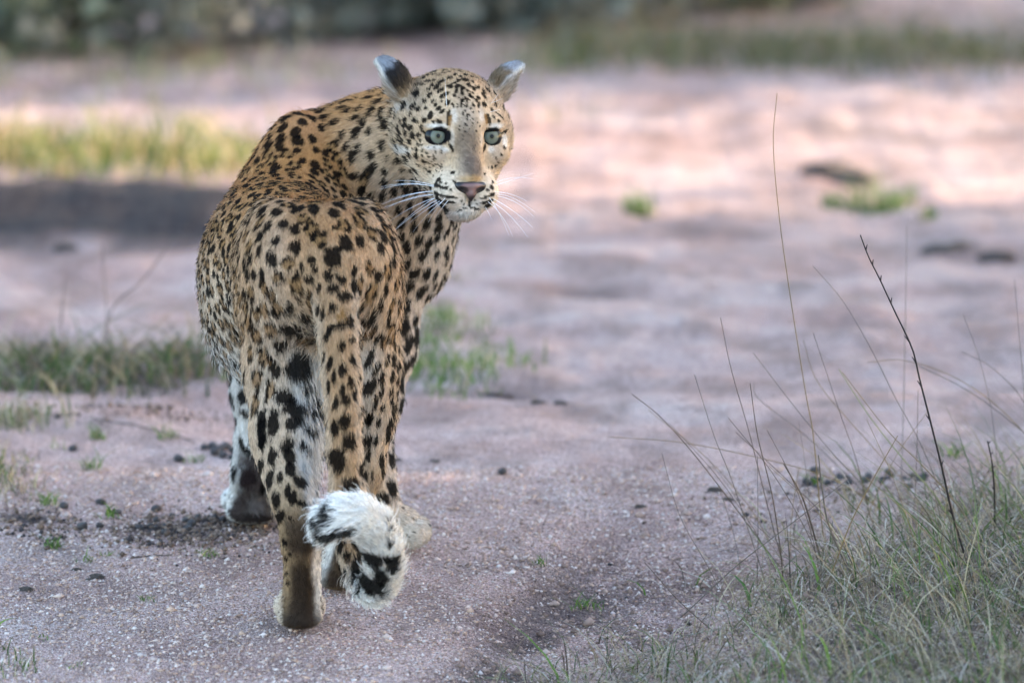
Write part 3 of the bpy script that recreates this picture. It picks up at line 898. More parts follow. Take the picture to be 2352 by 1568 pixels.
    idx = np.array([[h[1] for h in KD.find_n(p, K)] for p in P])
    for j in range(K):
        s_ = idx[:, j]
        d = P - SPOT['p'][s_]
        x = (d * SPOT['t'][s_]).sum(1) / SPOT['la'][s_]
        y = (d * SPOT['b'][s_]).sum(1) / SPOT['lb'][s_]
        zz = (d * SPOT['n'][s_]).sum(1) / np.maximum(np.maximum(SPOT['la'][s_], SPOT['lb'][s_]) * 1.8, .008)
        size = np.minimum(SPOT['la'][s_], SPOT['lb'][s_])
        nz = vnoise(P, 120, 11) - .5
        nz2 = vnoise(P, 420, 12) - .5
        amp = np.clip(size / .009, .1, 1)
        rr = np.sqrt(x * x + y * y + zz * zz) * (1 + .70 * nz * amp + (.10 + .18 * amp) * nz2)
        facing = sm(-.1, .35, (N * SPOT['n'][s_]).sum(1))
        solid = sm(1.12, .88, rr) * facing
        th = np.arctan2(y, x)
        ph = (s_ * 2.399) % 6.283
        gap = sm(-.75, -.35, np.cos(th * 3 + ph) + .8 * np.cos(th * 2 + 2.1 * ph))
        ring = sm(.30, .50, rr) * sm(1.15, .92, rr) * gap * facing
        fill = sm(1.0, .8, rr) * facing
        ros = SPOT['ty'][s_] == 1
        m = np.where(ros, ring, solid)[:, None]
        C = np.where(ros[:, None], C + (np.array([[.27, .140, .052]]) - C) * (fill * .75)[:, None], C)
        C = C + (SPOT['c'][s_] - C) * (m * .96)
    C = C * (.80 + .40 * vnoise(P, 330, 77) + .18 * (vnoise(P, 900, 78) - .5))[:, None]
    # black rims of the eyes
    for s_, e in zip((-1, 1), EYE):
        q = loc - e
        d = np.sqrt((q[:, 0] / .0166) ** 2 + (q[:, 1] / .0138) ** 2)
        C = C + (np.array([[.010, .009, .010]]) - C) * (sm(1.08, .97, d) * (loc[:, 2] > .025))[:, None]
    return np.clip(C, .002, 1)

VC = coat(BV, BN, RW, VT)
leo = bpy.data.objects.new('leopard', None); COL.objects.link(leo)
leo.location = (-.30, .35, 0)
tag(leo, 'spotted leopard walking away and turning its head back to look', 'leopard')
LEOV = np.array(leo.location)
def lpart(name, data, mat, parent=None):
    o = link(name, data, mat, parent or leo)
    return o
body_me = mesh_np('body', BV - LEOV, BF)
vcol(body_me, VC)
M_skin = mat_attr('leopard_skin', .9, .02)
body_o = lpart('body', body_me, M_skin)

# fur -----------------------------------------------------------------------------------
FLEN = dict(torso=.0085, shoulder=.009, neck=.0095, head=.0055, thighL=.010, thighR=.010, calfL=.0095, calfR=.0095, metaL=.006, metaR=.006, footL=.006, footR=.006,
            foreL=.009, foreR=.009, pawL=.006, pawR=.006, tail=.010, earL=.005, earR=.005)
fl_v = np.array([FLEN[r] for r in REG])
VLEN = RW @ fl_v
loc = (BV - HO) @ HR.T
belly = sm(.05, -.7, BN[:, 2]) * RW[:, RI['torso']]
innL = RW[:, RI['thighL']] * sm(.1, .7, BN[:, 0]) + RW[:, RI['thighR']] * sm(.1, .7, -BN[:, 0]) + (RW[:, RI['calfL']] * sm(.3, .8, BN[:, 0]))
VLEN = VLEN + .012 * belly + .012 * innL + RW[:, RI['tail']] * .007 * sm(.40, .55, VT) + .008 * (RW[:, RI['earL']] + RW[:, RI['earR']]) * sm(.100, .075, loc[:, 1])
hw = RW[:, RI['head']]
VLEN = VLEN - hw * .0035 * sm(.03, .07, loc[:, 2]) + hw * .007 * sm(.055, .08, np.abs(loc[:, 0])) * sm(.03, -.03, loc[:, 2])
VLEN = VLEN + hw * .004 * sm(-.10, -.118, loc[:, 1])
LIFT = .24 + .10 * RW[:, RI['tail']] + .28 * RW[:, RI['tail']] * sm(.40, .55, VT) + .2 * belly + .15 * innL
EYEM = np.ones(nV)
NHAIR = 330000
dens = tri_a * (1 + 1.0 * (RW[BF[:, 0]][:, RI['head']] + RW[BF[:, 0]][:, RI['earL']] + RW[BF[:, 0]][:, RI['earR']]) + .5 * RW[BF[:, 0]][:, RI['tail']])
fi = rng.choice(len(BF), NHAIR, p=dens / dens.sum())
bu, bv = rng.random(NHAIR), rng.random(NHAIR)
wts = np.stack([(1 - bu) * (1 - bv), bu * (1 - bv), bu * bv, (1 - bu) * bv], 1)
def interp(A):
    q = A[BF[fi]]
    return (q * wts[..., None]).sum(1) if A.ndim > 1 else (q * wts).sum(1)
HP, HN, HT, HLn, HLi, HRW, HFl = interp(BV), unit(interp(BN)), interp(VT), interp(VLEN), interp(LIFT), interp(RW), interp(FL)
hl = (HP - HO) @ HR.T
keep = np.ones(NHAIR, bool)
for e in EYE:
    q = hl - e
    keep &= ~((np.sqrt((q[:, 0] / .0152) ** 2 + (q[:, 1] / .0124) ** 2) < 1) & (hl[:, 2] > .025))
keep &= ~((np.abs(hl[:, 0]) < .024) & (hl[:, 1] < -.066) & (hl[:, 1] > -.094) & (hl[:, 2] > .085))
keep &= HP[:, 2] > .004
HP, HN, HT, HLn, HLi, HRW, HFl = [a[keep] for a in (HP, HN, HT, HLn, HLi, HRW, HFl)]
nh_ = len(HP)
HC = coat(HP, HN, HRW, HT)
HFl = HFl + .20 * unit(rng.normal(0, 1, (nh_, 3))) * np.linalg.norm(HFl, axis=1, keepdims=True)
cl = fnoise(HP, 90, 21)[:, None] - .5
HFl = unit(HFl - HN * (HFl * HN).sum(1, keepdims=True))
HFl = unit(HFl + np.cross(HN, HFl) * cl * .7)
guard = rng.random(nh_) < .06
L = (HLn * rng.uniform(.65, 1.25, nh_) * np.where(guard, 1.6, 1))[:, None]
lift = (HLi * rng.uniform(.5, 1.6, nh_) * np.where(guard, 1.5, 1))[:, None]
d0 = unit(HFl + HN * (lift * 1.9)); d1 = unit(HFl + HN * lift * .8); d2 = unit(HFl + HN * lift * .25)
Q0 = HP - HN * .0008
Q1 = Q0 + d0 * L * .36; Q2 = Q1 + d1 * L * .34; Q3 = Q2 + d2 * L * .30
pts = np.stack([Q0, Q1, Q2, Q3], 1) - LEOV
jit = rng.uniform(.62, 1.36, (nh_, 1))
HC = np.clip(HC * jit + .004 * rng.random((nh_, 1)), 0, 1)
cu = bpy.data.hair_curves.new('fur')
cu.add_curves([4] * nh_)
cu.attributes['position'].data.foreach_set('vector', pts.astype(np.float32).ravel())
rad = (.00034 * rng.uniform(.8, 1.25, (nh_, 1)) * np.array([[1.0, .95, .75, .25]])).astype(np.float32)
at = cu.attributes.get('radius') or cu.attributes.new('radius', 'FLOAT', 'POINT')
at.data.foreach_set('value', rad.ravel())
at = cu.attributes.new('col', 'FLOAT_COLOR', 'CURVE')
at.data.foreach_set('color', np.concatenate([HC, np.ones((nh_, 1))], 1).astype(np.float32).ravel())
M_fur = mat_attr('leopard_fur', .7, .03)
fur_o = lpart('fur', cu, M_fur, body_o)

# eyes ---------------------------------------------------------------------------------
def uv_sphere(nu, nv):
    V, Fq = [], []
    for j in range(nv + 1):
        a = math.pi * j / nv
        for i in range(nu):
            b = 2 * math.pi * i / nu
            V.append((math.sin(a) * math.cos(b), math.sin(a) * math.sin(b), math.cos(a)))
    for j in range(nv):
        for i in range(nu):
            Fq.append((j * nu + i, (j + 1) * nu + i, (j + 1) * nu + (i + 1) % nu, j * nu + (i + 1) % nu))
    return np.array(V), np.array(Fq)
sv, sf = uv_sphere(40, 28)
te = NT('leopard_eye')
tc = te.node('ShaderNodeTexCoord')
sx = te.node('ShaderNodeSeparateXYZ'); te.link(tc.outputs['Object'], sx.inputs[0])
cx = te.node('ShaderNodeCombineXYZ'); te.link(sx.outputs[0], cx.inputs[0]); te.link(sx.outputs[1], cx.inputs[1])
ln = te.node('ShaderNodeVectorMath', _operation='LENGTH'); te.link(cx.outputs[0], ln.inputs[0])
nz_ = te.node('ShaderNodeTexNoise', Scale=420.0, Detail=3.0); te.link(tc.outputs['Object'], nz_.inputs['Vector'])
mp = te.node('ShaderNodeMath', _operation='DIVIDE'); te.link(ln.outputs['Value'], mp.inputs[0]); mp.inputs[1].default_value = .0155
iris = te.ramp(mp.outputs[0], [(0.0, (.004, .004, .005)), (.175, (.003, .003, .004)), (.215, (.10, .09, .055)), (.40, (.165, .168, .128)), (.66, (.145, .155, .125)), (.74, (.05, .055, .05)), (.79, (.006, .006, .008)), (1, (.006, .006, .008))])
te.link(te.mix(.25, iris, nz_.outputs['Color'], 'MULTIPLY'), te.b.inputs['Base Color'])
te.set(Roughness=.3)
te.b.inputs['Specular IOR Level'].default_value = .08
te.b.inputs['Coat Weight'].default_value = .22
te.b.inputs['Coat Roughness'].default_value = .03
Rw = Matrix(((HX[0], HY[0], HZ[0]), (HX[1], HY[1], HZ[1]), (HX[2], HY[2], HZ[2])))
for e in EYE:
    me = mesh_np('eye', sv * .0195, sf)
    o = lpart('eye', me, te.m)
    c = HL(*e)
    look = Vector(unit(unit(CAM - c) * .22 + HZ * .78))
    up = Vector(UP)
    xx = up.cross(look).normalized(); yy = look.cross(xx)
    o.matrix_world = Matrix.Translation(Vector(c - LEOV)) @ Matrix((xx, yy, look)).transposed().to_4x4()

# nose leather --------------------------------------------------------------------------
def local_sdf_mesh(prims, carves, lo, hi, h):
    n = np.ceil((np.array(hi) - np.array(lo)) / h).astype(int) + 1
    x, y, z = [np.array(lo)[i] + h * np.arange(n[i]) for i in range(3)]
    X, Y, Z = x[:, None, None], y[None, :, None], z[None, None, :]
    Fm = np.full(tuple(n), .1)
    for p in prims: Fm = smin(Fm, p.d(X, Y, Z), p.k)
    for p in carves: Fm = -smin(-Fm, p.d(X, Y, Z), p.k)
    return surface_nets(Fm, np.array(lo), h)
NSC = 1.10
np_ = [ell(A3(-.0130, -.0775, .0885), (.0105, .0072, .0080), 'n', rotz(38), .006), ell(A3(.0130, -.0775, .0885), (.0105, .0072, .0080), 'n', rotz(-38), .006),
       ell(A3(0, -.0755, .0925), (.0140, .0070, .0085), 'n', I3, .006), ell(A3(0, -.0860, .0920), (.0065, .0090, .0075), 'n', I3, .006),
       cone(A3(0, -.090, .0925), .0030, A3(0, -.097, .0905), .0020, 'n', .004)]
nc_ = [ell(A3(s * .0125, -.0820, .0985), (.0062, .0032, .0065), 'n', rotz(-s * 38), .003) for s in (-1, 1)]
nv_, nf_ = local_sdf_mesh(np_, nc_, (-.034, -.104, .07), (.034, -.060, .108), .0012)
tn = NT('nose_leather')
ge = tn.node('ShaderNodeTexCoord'); vo = tn.node('ShaderNodeTexVoronoi', Scale=700.0)
tn.link(ge.outputs['Object'], vo.inputs['Vector'])
at_ = tn.node('ShaderNodeAttribute', _attribute_name='col')
tn.link(at_.outputs['Color'], tn.b.inputs['Base Color'])
bp = tn.node('ShaderNodeBump', Strength=.25, Distance=.0006); tn.link(vo.outputs['Distance'], bp.inputs['Height']); tn.link(bp.outputs[0], tn.b.inputs['Normal'])
tn.set(Roughness=.42)
nvs = nv_ * np.array([NSC, 1, 1])
nw = nvs @ HR + HO - LEOV
# surface nets builds in head axes; the frame is right handed so faces keep their side
nme = mesh_np('nose', nw, nf_)
edge = np.clip(sm(.010, .019, np.abs(nv_[:, 0])) + sm(-.0745, -.069, nv_[:, 1]) + sm(-.086, -.095, nv_[:, 1]) + .9 * sm(.0075, .005, np.hypot((np.abs(nv_[:, 0]) - .0135) / 1.3, nv_[:, 1] + .0825)), 0, 1)[:, None]
vcol(nme, np.array([[.17, .085, .075]]) * (1 - edge) + np.array([[.014, .010, .011]]) * edge)
lpart('nose', nme, tn.m)

# whiskers ----------------------------------------------------------------------------------
tw = NT('whisker'); tw.set(Base__Color=(.85, .85, .88, 1), Roughness=.35)
def tube(P_, r0, r1, ns=5):
    P_ = np.array(P_, float); n = len(P_)
    T_ = unit(np.gradient(P_, axis=0))
    ref = np.array([.31, .22, .92])
    A_ = unit(np.cross(T_, ref)); B_ = np.cross(T_, A_)
    rr = np.linspace(r0, r1, n) if np.isscalar(r1) else np.array(r1)
    an = 2 * math.pi * np.arange(ns) / ns
    V = (P_[:, None] + rr[:, None, None] * (np.cos(an)[None, :, None] * A_[:, None] + np.sin(an)[None, :, None] * B_[:, None])).reshape(-1, 3)
    Fq = [(i * ns + j, i * ns + (j + 1) % ns, (i + 1) * ns + (j + 1) % ns, (i + 1) * ns + j) for i in range(n - 1) for j in range(ns)]
    return V, np.array(Fq)
def bez(a, b, c, n=9):
    t = np.linspace(0, 1, n)[:, None]
    return (1 - t) ** 2 * a + 2 * t * (1 - t) * b + t * t * c
# root, bend and tip seen in the close view of the muzzle (zoom 2); lead = metres the tip comes forward
WH = [(810, 770, 520, 680, 180, 700), (800, 790, 480, 690, 0, 790), (810, 785, 420, 700, -20, 830), (800, 858, 500, 870, 120, 990), (800, 860, 420, 880, -60, 1090), (800, 912, 500, 900, 60, 1130), (800, 912, 380, 960, -120, 1180),
      (815, 965, 480, 1060, 0, 1410), (820, 965, 520, 1130, 90, 1568), (860, 995, 520, 1160, -60, 1700), (900, 1010, 600, 1190, 380, 1390), (930, 1020, 700, 1200, 490, 1480), (985, 965, 840, 1120, 720, 1340), (1030, 1000, 900, 1150, 800, 1300),
      (1760, 770, 2000, 690, 2330, 590), (1750, 875, 1950, 860, 2240, 1010), (1750, 905, 2000, 890, 2360, 1180), (1780, 935, 2080, 970, 2340, 1250), (1720, 975, 2060, 1150, 2330, 1420), (1700, 1020, 2000, 1200, 2250, 1568),
      (1640, 1020, 1880, 1200, 2020, 1560), (1660, 960, 1830, 1180, 1960, 1540), (1600, 1100, 1660, 1200, 1700, 1300), (1860, 690, 1990, 610, 2330, 670)]
for q in WH:
    a_, b_, c_ = [z2(q[i], q[i + 1]) for i in (0, 2, 4)]
    h = BVH.ray_cast(Vector(CAM), Vector(unit(ray(*a_))))
    if h[0] is None:
        h = BVH.find_nearest(Vector(PX(*a_, float(HL(.04 if q[0] > 1400 else -.04, -.085, .06)[1]))))
    r_ = np.array(h[0])
    Y0 = r_[1]
    p1 = PX(*b_, Y0 - .006); p2 = PX(*c_, Y0 + .012)
    V, Fq = tube(bez(r_, p1, p2, 10) - LEOV, .00042, .00010, 4)
    lpart('whisker', mesh_np('whisker', V, Fq), tw.m)
for X0, Y0_, X1, Y1_ in ((1000, 780, 980, 380), (1010, 820, 985, 470), (1680, 780, 1800, 620), (1700, 760, 1860, 700), (1680, 900, 1830, 860)):
    h = BVH.ray_cast(Vector(CAM), Vector(unit(ray(*z1(X0, Y0_)))))
    if h[0] is None: continue
    r_ = np.array(h[0]); m_ = PX(*z1((X0 + X1) / 2 + 6, (Y0_ + Y1_) / 2), r_[1] - .012); e_ = PX(*z1(X1, Y1_), r_[1] - .014)
    V, Fq = tube(bez(r_, m_, e_, 6) - LEOV, .00030, .00010, 4)
    lpart('whisker', mesh_np('whisker', V, Fq), tw.m)

# ------------------------------------------------------------------ plants
M_grass = mat_attr('grass_blade', .6, .25, trans=.3)
def blades(base, h, width, lean, az, cols, curl=.6, rows=5, flop=None):
    """curved ribbons; lean = sideways reach as a share of h"""
    n = len(base)
    t = np.linspace(0, 1, rows)[None, :, None]
    D = np.stack([np.cos(az), np.sin(az), 0 * az], -1)[:, None]
    Sd = np.stack([-np.sin(az), np.cos(az), 0 * az], -1)[:, None]
    up = np.array([0, 0, 1.0])
    hh, ll = h[:, None, None], (lean * h)[:, None, None]
    fl = np.zeros(n) if flop is None else flop
    side = (rng.normal(0, .12, n) * h)[:, None, None]
    mid = base[:, None] + up * hh * (t - fl[:, None, None] * t ** 3) + D * ll * t ** (1 + curl) + Sd * side * t * t
    w = (width[:, None] * np.array([1.0, 1.0, .85, .55, .08])[None, :rows] if rows == 5 else width[:, None] * np.linspace(1, .1, rows)[None])[..., None] * .5
    # ribbons twist a little so that they do not all face one way
    tw_ = rng.uniform(0, 3.14, n)[:, None, None]
    wd = Sd * np.cos(tw_) + D * np.sin(tw_)
    V = np.stack([mid - wd * w, mid + wd * w], 2).reshape(-1, 3)
    i = np.arange(rows - 1)
    f = np.stack([2 * i, 2 * i + 1, 2 * i + 3, 2 * i + 2], 1)
    Fq = (f[None] + 2 * rows * np.arange(n)[:, None, None]).reshape(-1, 4)
    shade = (.75 + .35 * t[..., 0])
    C = (cols[:, None, :] * np.repeat(np.ones((n, rows)) , 1, 1)[..., None]).repeat(2, 1)
    return V, Fq, C.reshape(-1, 3)
STRAW = np.array([(.36, .27, .155), (.25, .185, .125), (.52, .43, .28), (.14, .105, .075), (.50, .44, .36), (.085, .062, .042)])
GREEN = np.array([(.085, .15, .025), (.05, .095, .022), (.13, .18, .04), (.08, .11, .04)])
def cols_mix(n, g):
    c = STRAW[rng.choice(6, n, p=[.24, .22, .14, .18, .14, .08])].copy()
    m = rng.random(n) < g
    c[m] = GREEN[rng.choice(4, m.sum())]
    return c * rng.uniform(.75, 1.15, (n, 1))
class Bag:
    def __init__(s): s.V, s.F, s.C, s.n = [], [], [], 0
    def add(s, V, F, C):
        if len(V) == 0: return
        F = np.asarray(F)
        if F.shape[1] == 3: F = np.concatenate([F, F[:, 2:3]], 1)
        s.V.append(V); s.F.append(F + s.n); s.C.append(C); s.n += len(V)
    def mesh(s, name, off=(0, 0, 0), smooth=True):
        F = np.concatenate(s.F)
        V = np.concatenate(s.V) - np.asarray(off)
        tri = F[:, 2] == F[:, 3]
        if tri.all(): me = mesh_np(name, V, F[:, :3], smooth)
        elif tri.any():
            T = F[tri][:, :3]; Q = F[~tri]
            Fq = np.concatenate([Q[:, [0, 1, 2]], Q[:, [0, 2, 3]], T]); me = mesh_np(name, V, Fq, smooth)
        else: me = mesh_np(name, V, F, smooth)
        vcol(me, np.concatenate(s.C))
        return me
def onground(x, y):
    return np.stack([x, y, terrain(x, y)], -1)

# dense verge of dry grass on the right ---------------------------------------------------
EDGE_U = [1020, 1180, 1300, 1420, 1560, 1700, 1830, 1950, 2100, 2352, 2900]
EDGE_V = [1650, 1575, 1505, 1450, 1405, 1345, 1270, 1195, 1120, 1085, 1040]
def proj(P):
    d = P - CAM
    z = d @ FWD
    return 1176 + FPX * (d @ RT) / z, 784 - FPX * (d @ UP) / z
n = 60000
x = rng.uniform(-.12, 1.5, n); y = rng.uniform(-.95, 1.2, n)
P = onground(x, y)
u, v = proj(P)
ev = np.interp(u, EDGE_U, EDGE_V)
clump = fnoise(P * [1, 1, 0], 9, 51)
dens = sm(-25, 130, v - ev + 260 * (clump - .5))
keep = rng.random(n) < dens * .38
P, u, v, clump = P[keep], u[keep], v[keep], clump[keep]
n = len(P)
core = sm(1650, 2250, u)
gr = Bag()
k1 = rng.random(n) < .42
m = int(k1.sum())
gr.add(*blades(P[k1], rng.gamma(4, .0105, m) * (1 + .8 * core[k1]), rng.uniform(.0010, .0030, m), rng.uniform(.2, 1.5, m), rng.uniform(0, 6.283, m), cols_mix(m, .34) * .82, 1.0, flop=rng.uniform(0, .7, m)))
k2 = ~k1
m = int(k2.sum())
gr.add(*blades(P[k2], rng.gamma(4, .013, m) * (1 + .5 * core[k2]), rng.uniform(.0010, .0028, m), rng.uniform(.8, 3.0, m), rng.uniform(0, 6.283, m), cols_mix(m, .10) * .92, .6, flop=rng.uniform(.4, 1.25, m)))
# leaning long blades that give the verge its slant to the left
m = 1100
sel = rng.choice(n, m, p=(core + .05) / (core + .05).sum())
gr.add(*blades(P[sel], rng.uniform(.08, .20, m), rng.uniform(.0012, .0026, m), rng.uniform(.3, 1.1, m), rng.normal(2.75, .7, m), cols_mix(m, .35) * .85, .7, flop=rng.uniform(0, .25, m)))
m = 260
sel = rng.choice(n, m, p=(core + .15) / (core + .15).sum())
gr.add(*blades(P[sel], rng.uniform(.05, .13, m), rng.uniform(.003, .0055, m), rng.uniform(.2, .9, m), rng.normal(2.4, 1.2, m), GREEN[rng.choice(4, m)] * 1.25, .8, flop=rng.uniform(0, .4, m)))
tag(link('grass', gr.mesh('grass'), M_grass), 'matted dry grass with green blades on the verge beside the track', 'grass', kind='stuff')

def patch(name, label, spots, nb, h, g, spread, wid=(.0012, .0028), lean=(.1, .9), cat='grass', kind='stuff', tint=1.0, heap=True):
    b = Bag()
    for (u0, v0) in spots:
        c = G(u0, v0, heap)
        m = max(6, int(nb * rng.uniform(.2, 1.8)))
        h_ = h * rng.uniform(.55, 1.35)
        x = c[0] + rng.normal(0, spread[0], m); y = c[1] + rng.normal(0, spread[1], m)
        b.add(*blades(onground(x, y), rng.gamma(4, h_ / 4, m), rng.uniform(*wid, m), rng.uniform(*lean, m), rng.uniform(0, 6.283, m), cols_mix(m, g) * tint, .8, flop=rng.uniform(0, .4, m)))
    return tag(link(name, b.mesh(name), M_grass), label, cat, kind=kind)
patch('grass', 'grey-green grass and weeds in a band left of the leopard', [(u0, v0) for u0, v0 in ((20, 835), (90, 855), (150, 860), (210, 870), (270, 865), (330, 850), (390, 850), (450, 840), (500, 830), (60, 870), (240, 840), (-40, 840), (360, 865), (-110, 850), (-200, 835), (-300, 850))], 105, .052, .45, (.045, .12), (.0022, .0055), lean=(.1, 1.6), tint=.72)
patch('grass', 'soft green grass growing behind the flank and tail of the leopard', [(930, 800), (960, 850), (1000, 780), (1050, 760), (1010, 860), (1100, 850), (900, 860), (1060, 880), (1140, 830), (1010, 730), (940, 830), (1020, 745)], 85, .035, .80, (.04, .09), (.0018, .0045), tint=1.25)
patch('grass', 'faint green growth right of the neck of the leopard', [(1000, 575), (1030, 640)], 60, .03, .6, (.03, .06))
patch('grass', 'sunlit yellow grass strip behind the dark soil heap', [(u0 + 20 * (v0 % 3), v0) for u0 in range(-420, 620, 65) for v0 in (352, 382)], 90, .07, .6, (.06, .22), (.003, .008), tint=np.array([1.1, 1.0, .72]), heap=False)
patch('grass', 'thin yellowish grass patches on the pale ground beyond the grass strip', [(360, 165), (420, 185), (330, 200), (560, 180), (720, 165), (760, 170), (470, 150), (30, 160), (10, 190), (640, 190)], 70, .05, .5, (.14, .22), (.003, .006), tint=np.array([1.1, 1.1, .85]))
patch('grass', 'yellow-green grass patch right of the ears of the leopard', [(1240, 150), (1290, 268), (1330, 140), (1400, 135), (1480, 130)], 70, .05, .5, (.12, .2), (.003, .006), tint=np.array([1.1, 1.1, .8]))
patch('grass', 'low grey-green scrub grass in a band across the far clearing', [(u0, v0) for u0 in range(1330, 2560, 50) for v0 in (112, 138)], 110, .055, .45, (.13, .30), (.003, .007), tint=.62)
patch('grass', 'sparse blades at the bottom left edge of the track', [(20, 1530), (50, 1545), (0, 1500), (-20, 1560)], 40, .016, .6, (.02, .03))
patch('grass', 'ragged dry grass left of the dung at the side of the track', [(10, 960), (40, 980), (70, 960), (0, 1110), (25, 1130), (-20, 1090), (10, 1060)], 75, .030, .35, (.03, .04))

# small tufts, one thing each -------------------------------------------------------------
def tuft(u0, v0, label, nb=22, h=.022, g=.9, spread=.010, wid=(.0010, .0026), lean=(.2, 1.6), group='small green tufts on the track', name='grass_tuft', cat='grass tuft', tint=1.25):
    c = G(u0, v0)
    b = Bag()
    x = c[0] + np.clip(rng.normal(0, spread, nb), -1.5 * spread, 1.5 * spread); y = c[1] + np.clip(rng.normal(0, spread, nb), -1.5 * spread, 1.5 * spread)
    b.add(*blades(onground(x, y), rng.gamma(7, h / 7, nb), rng.uniform(*wid, nb), rng.uniform(*lean, nb), rng.uniform(0, 6.283, nb), cols_mix(nb, g) * tint, .8, flop=rng.uniform(0, .5, nb)))
    o = link(name, b.mesh(name, c), M_grass)
    o.location = c
    return tag(o, label, cat, group)
TUFTS = [(222, 1008, 'dark green tuft on bare ground just before the grassy band', 34, .024), (385, 1008, 'two-tipped green tuft beside a thin fallen straw', 26, .024), (212, 1078, 'wide green tuft with dry straws left of the pellet pile', 40, .026),
         (445, 1060, 'low grey-green sprig touching the pile of dark pellets', 26, .016), (115, 1160, 'bright tuft with one tall blade beside crumbled soil', 34, .028), (125, 1258, 'round bright green tuft alone on the gravel', 46, .016),
         (252, 1188, 'broad-leaved bright green sprout at the edge of the dung', 12, .022), (198, 1292, 'flat green sprig lying on the gravel beside two clods', 24, .010), (252, 1280, 'tiny grey-green sprig near the flat green sprig', 12, .007),
         (482, 1278, 'spreading pale green tuft between dung and hind paw', 36, .013), (345, 1382, 'flat small green tuft on open gravel left of hind paw', 22, .009), (140, 1032, 'tiny upright yellow-green sprout beside a single pellet', 9, .018),
         (530, 880, 'small green tuft just behind the fore leg', 30, .025), (90, 1470, 'faint flat green sprig near the lower gravel edge', 10, .008), (165, 1535, 'faint moss-green sprig near the bottom of the track', 12, .008)]
for q in TUFTS:
    tuft(q[0], q[1], q[2], q[3], q[4], wid=(.0022, .0042) if 'broad' in q[2] else (.0011, .0026))
tuft(-8, 1438, 'single broad green leaf blade lying in from the side of the track', 1, .030, 1, .004, (.004, .006), (1.4, 2.2))
tuft(1468, 492, 'upright green tuft alone on the pale clearing', 90, .05, .95, .022, (.003, .005), (.1, .6), 'green tufts on the clearing')
tuft(1925, 482, 'small green tuft beside a wider green tuft on the clearing', 60, .035, .95, .022, (.003, .005), (.2, .8), 'green tufts on the clearing')
tuft(2030, 485, 'wide bright green tuft on the clearing before a dark clod', 160, .05, .95, .045, (.003, .005), (.2, .9), 'green tufts on the clearing')
tuft(2130, 505, 'faint green tuft right of the wide bright green tuft', 40, .03, .8, .014, (.003, .005), (.2, .9), 'green tufts on the clearing')
tuft(1870, 1110, 'bright small leaves between pellets behind the dry stalks', 12, .02, 1, .012, (.003, .005))
tuft(2190, 1050, 'bright green sprout beside the base of the dark twig', 14, .03, 1, .012, (.003, .005))
tuft(1350, 1395, 'flat green tuft on the soil bank left of the verge', 40, .020, .8, .016)
tuft(1240, 1300, 'few short green blades on the bare bank of the track', 22, .014, .8, .007)
tuft(160, 985, 'thin feathery pale green weed standing before the grassy band', 14, .06, .5, .006, (.0008, .0016), (.1, .4), 'thin upright weeds')
tuft(30, 985, 'pale green weed with thin stem at the side of the track', 12, .05, .5, .006, (.0008, .0016), (.1, .4), 'thin upright weeds')

# tall dry stalks ------------------------------------------------------------------------------
M_stalk = mat_attr('dry_stalk', .7, .2)
def spline(pts, m=24):
    P = np.array(pts, float)
    t = np.linspace(0, len(P) - 1, m)
    i = np.clip(t.astype(int), 0, len(P) - 2); f = (t - i)[:, None]
    Pm = np.vstack([2 * P[0] - P[1], P, 2 * P[-1] - P[-2]])
    a, b, c, d = Pm[i], Pm[i + 1], Pm[i + 2], Pm[i + 3]
    return .5 * (2 * b + (c - a) * f + (2 * a - 5 * b + 4 * c - d) * f ** 2 + (3 * b - a - 3 * c + d) * f ** 3)
def stalk(px, r, col, label, dy=0.0, name='grass_stalk', cat='grass stalk', group=None, nodes=0, ybase=None):
    """px from tip to base; the base stands on the ground under its last point"""
    g = G(px[-1][0], min(px[-1][1], 1560)) if ybase is None else None
    yb = g[1] if g is not None else ybase
    n_ = len(px)
    Y = yb + dy * (1 - np.arange(n_) / (n_ - 1))
    W_ = np.array([PX(u, v, y) for (u, v), y in zip(px, Y)])
    gz = terrain(W_[-1, 0], W_[-1, 1])
    if W_[-1, 2] > gz - .004:                       # run on down into the soil
        W_ = np.vstack([W_, [W_[-1, 0] + .2 * (W_[-1, 0] - W_[-2, 0]), W_[-1, 1], float(gz) - .006]])
    C3 = spline(W_, 30)
    r = r * 1.3
    V, Fq = tube(C3, r * .45, r, 5)
    o_ = C3[-1]
    me = mesh_np(name, V - o_, Fq)
    tc_ = np.array(col)[None] * (1 + .3 * (vnoise(V, 160, 61) - .5))[:, None]
    vcol(me, tc_)
    o = link(name, me, M_stalk); o.location = o_
    tag(o, label, cat, group)
    return o, C3
BR, GO, GY, DKB = (.095, .060, .040), (.20, .13, .058), (.125, .095, .075), (.022, .015, .014)
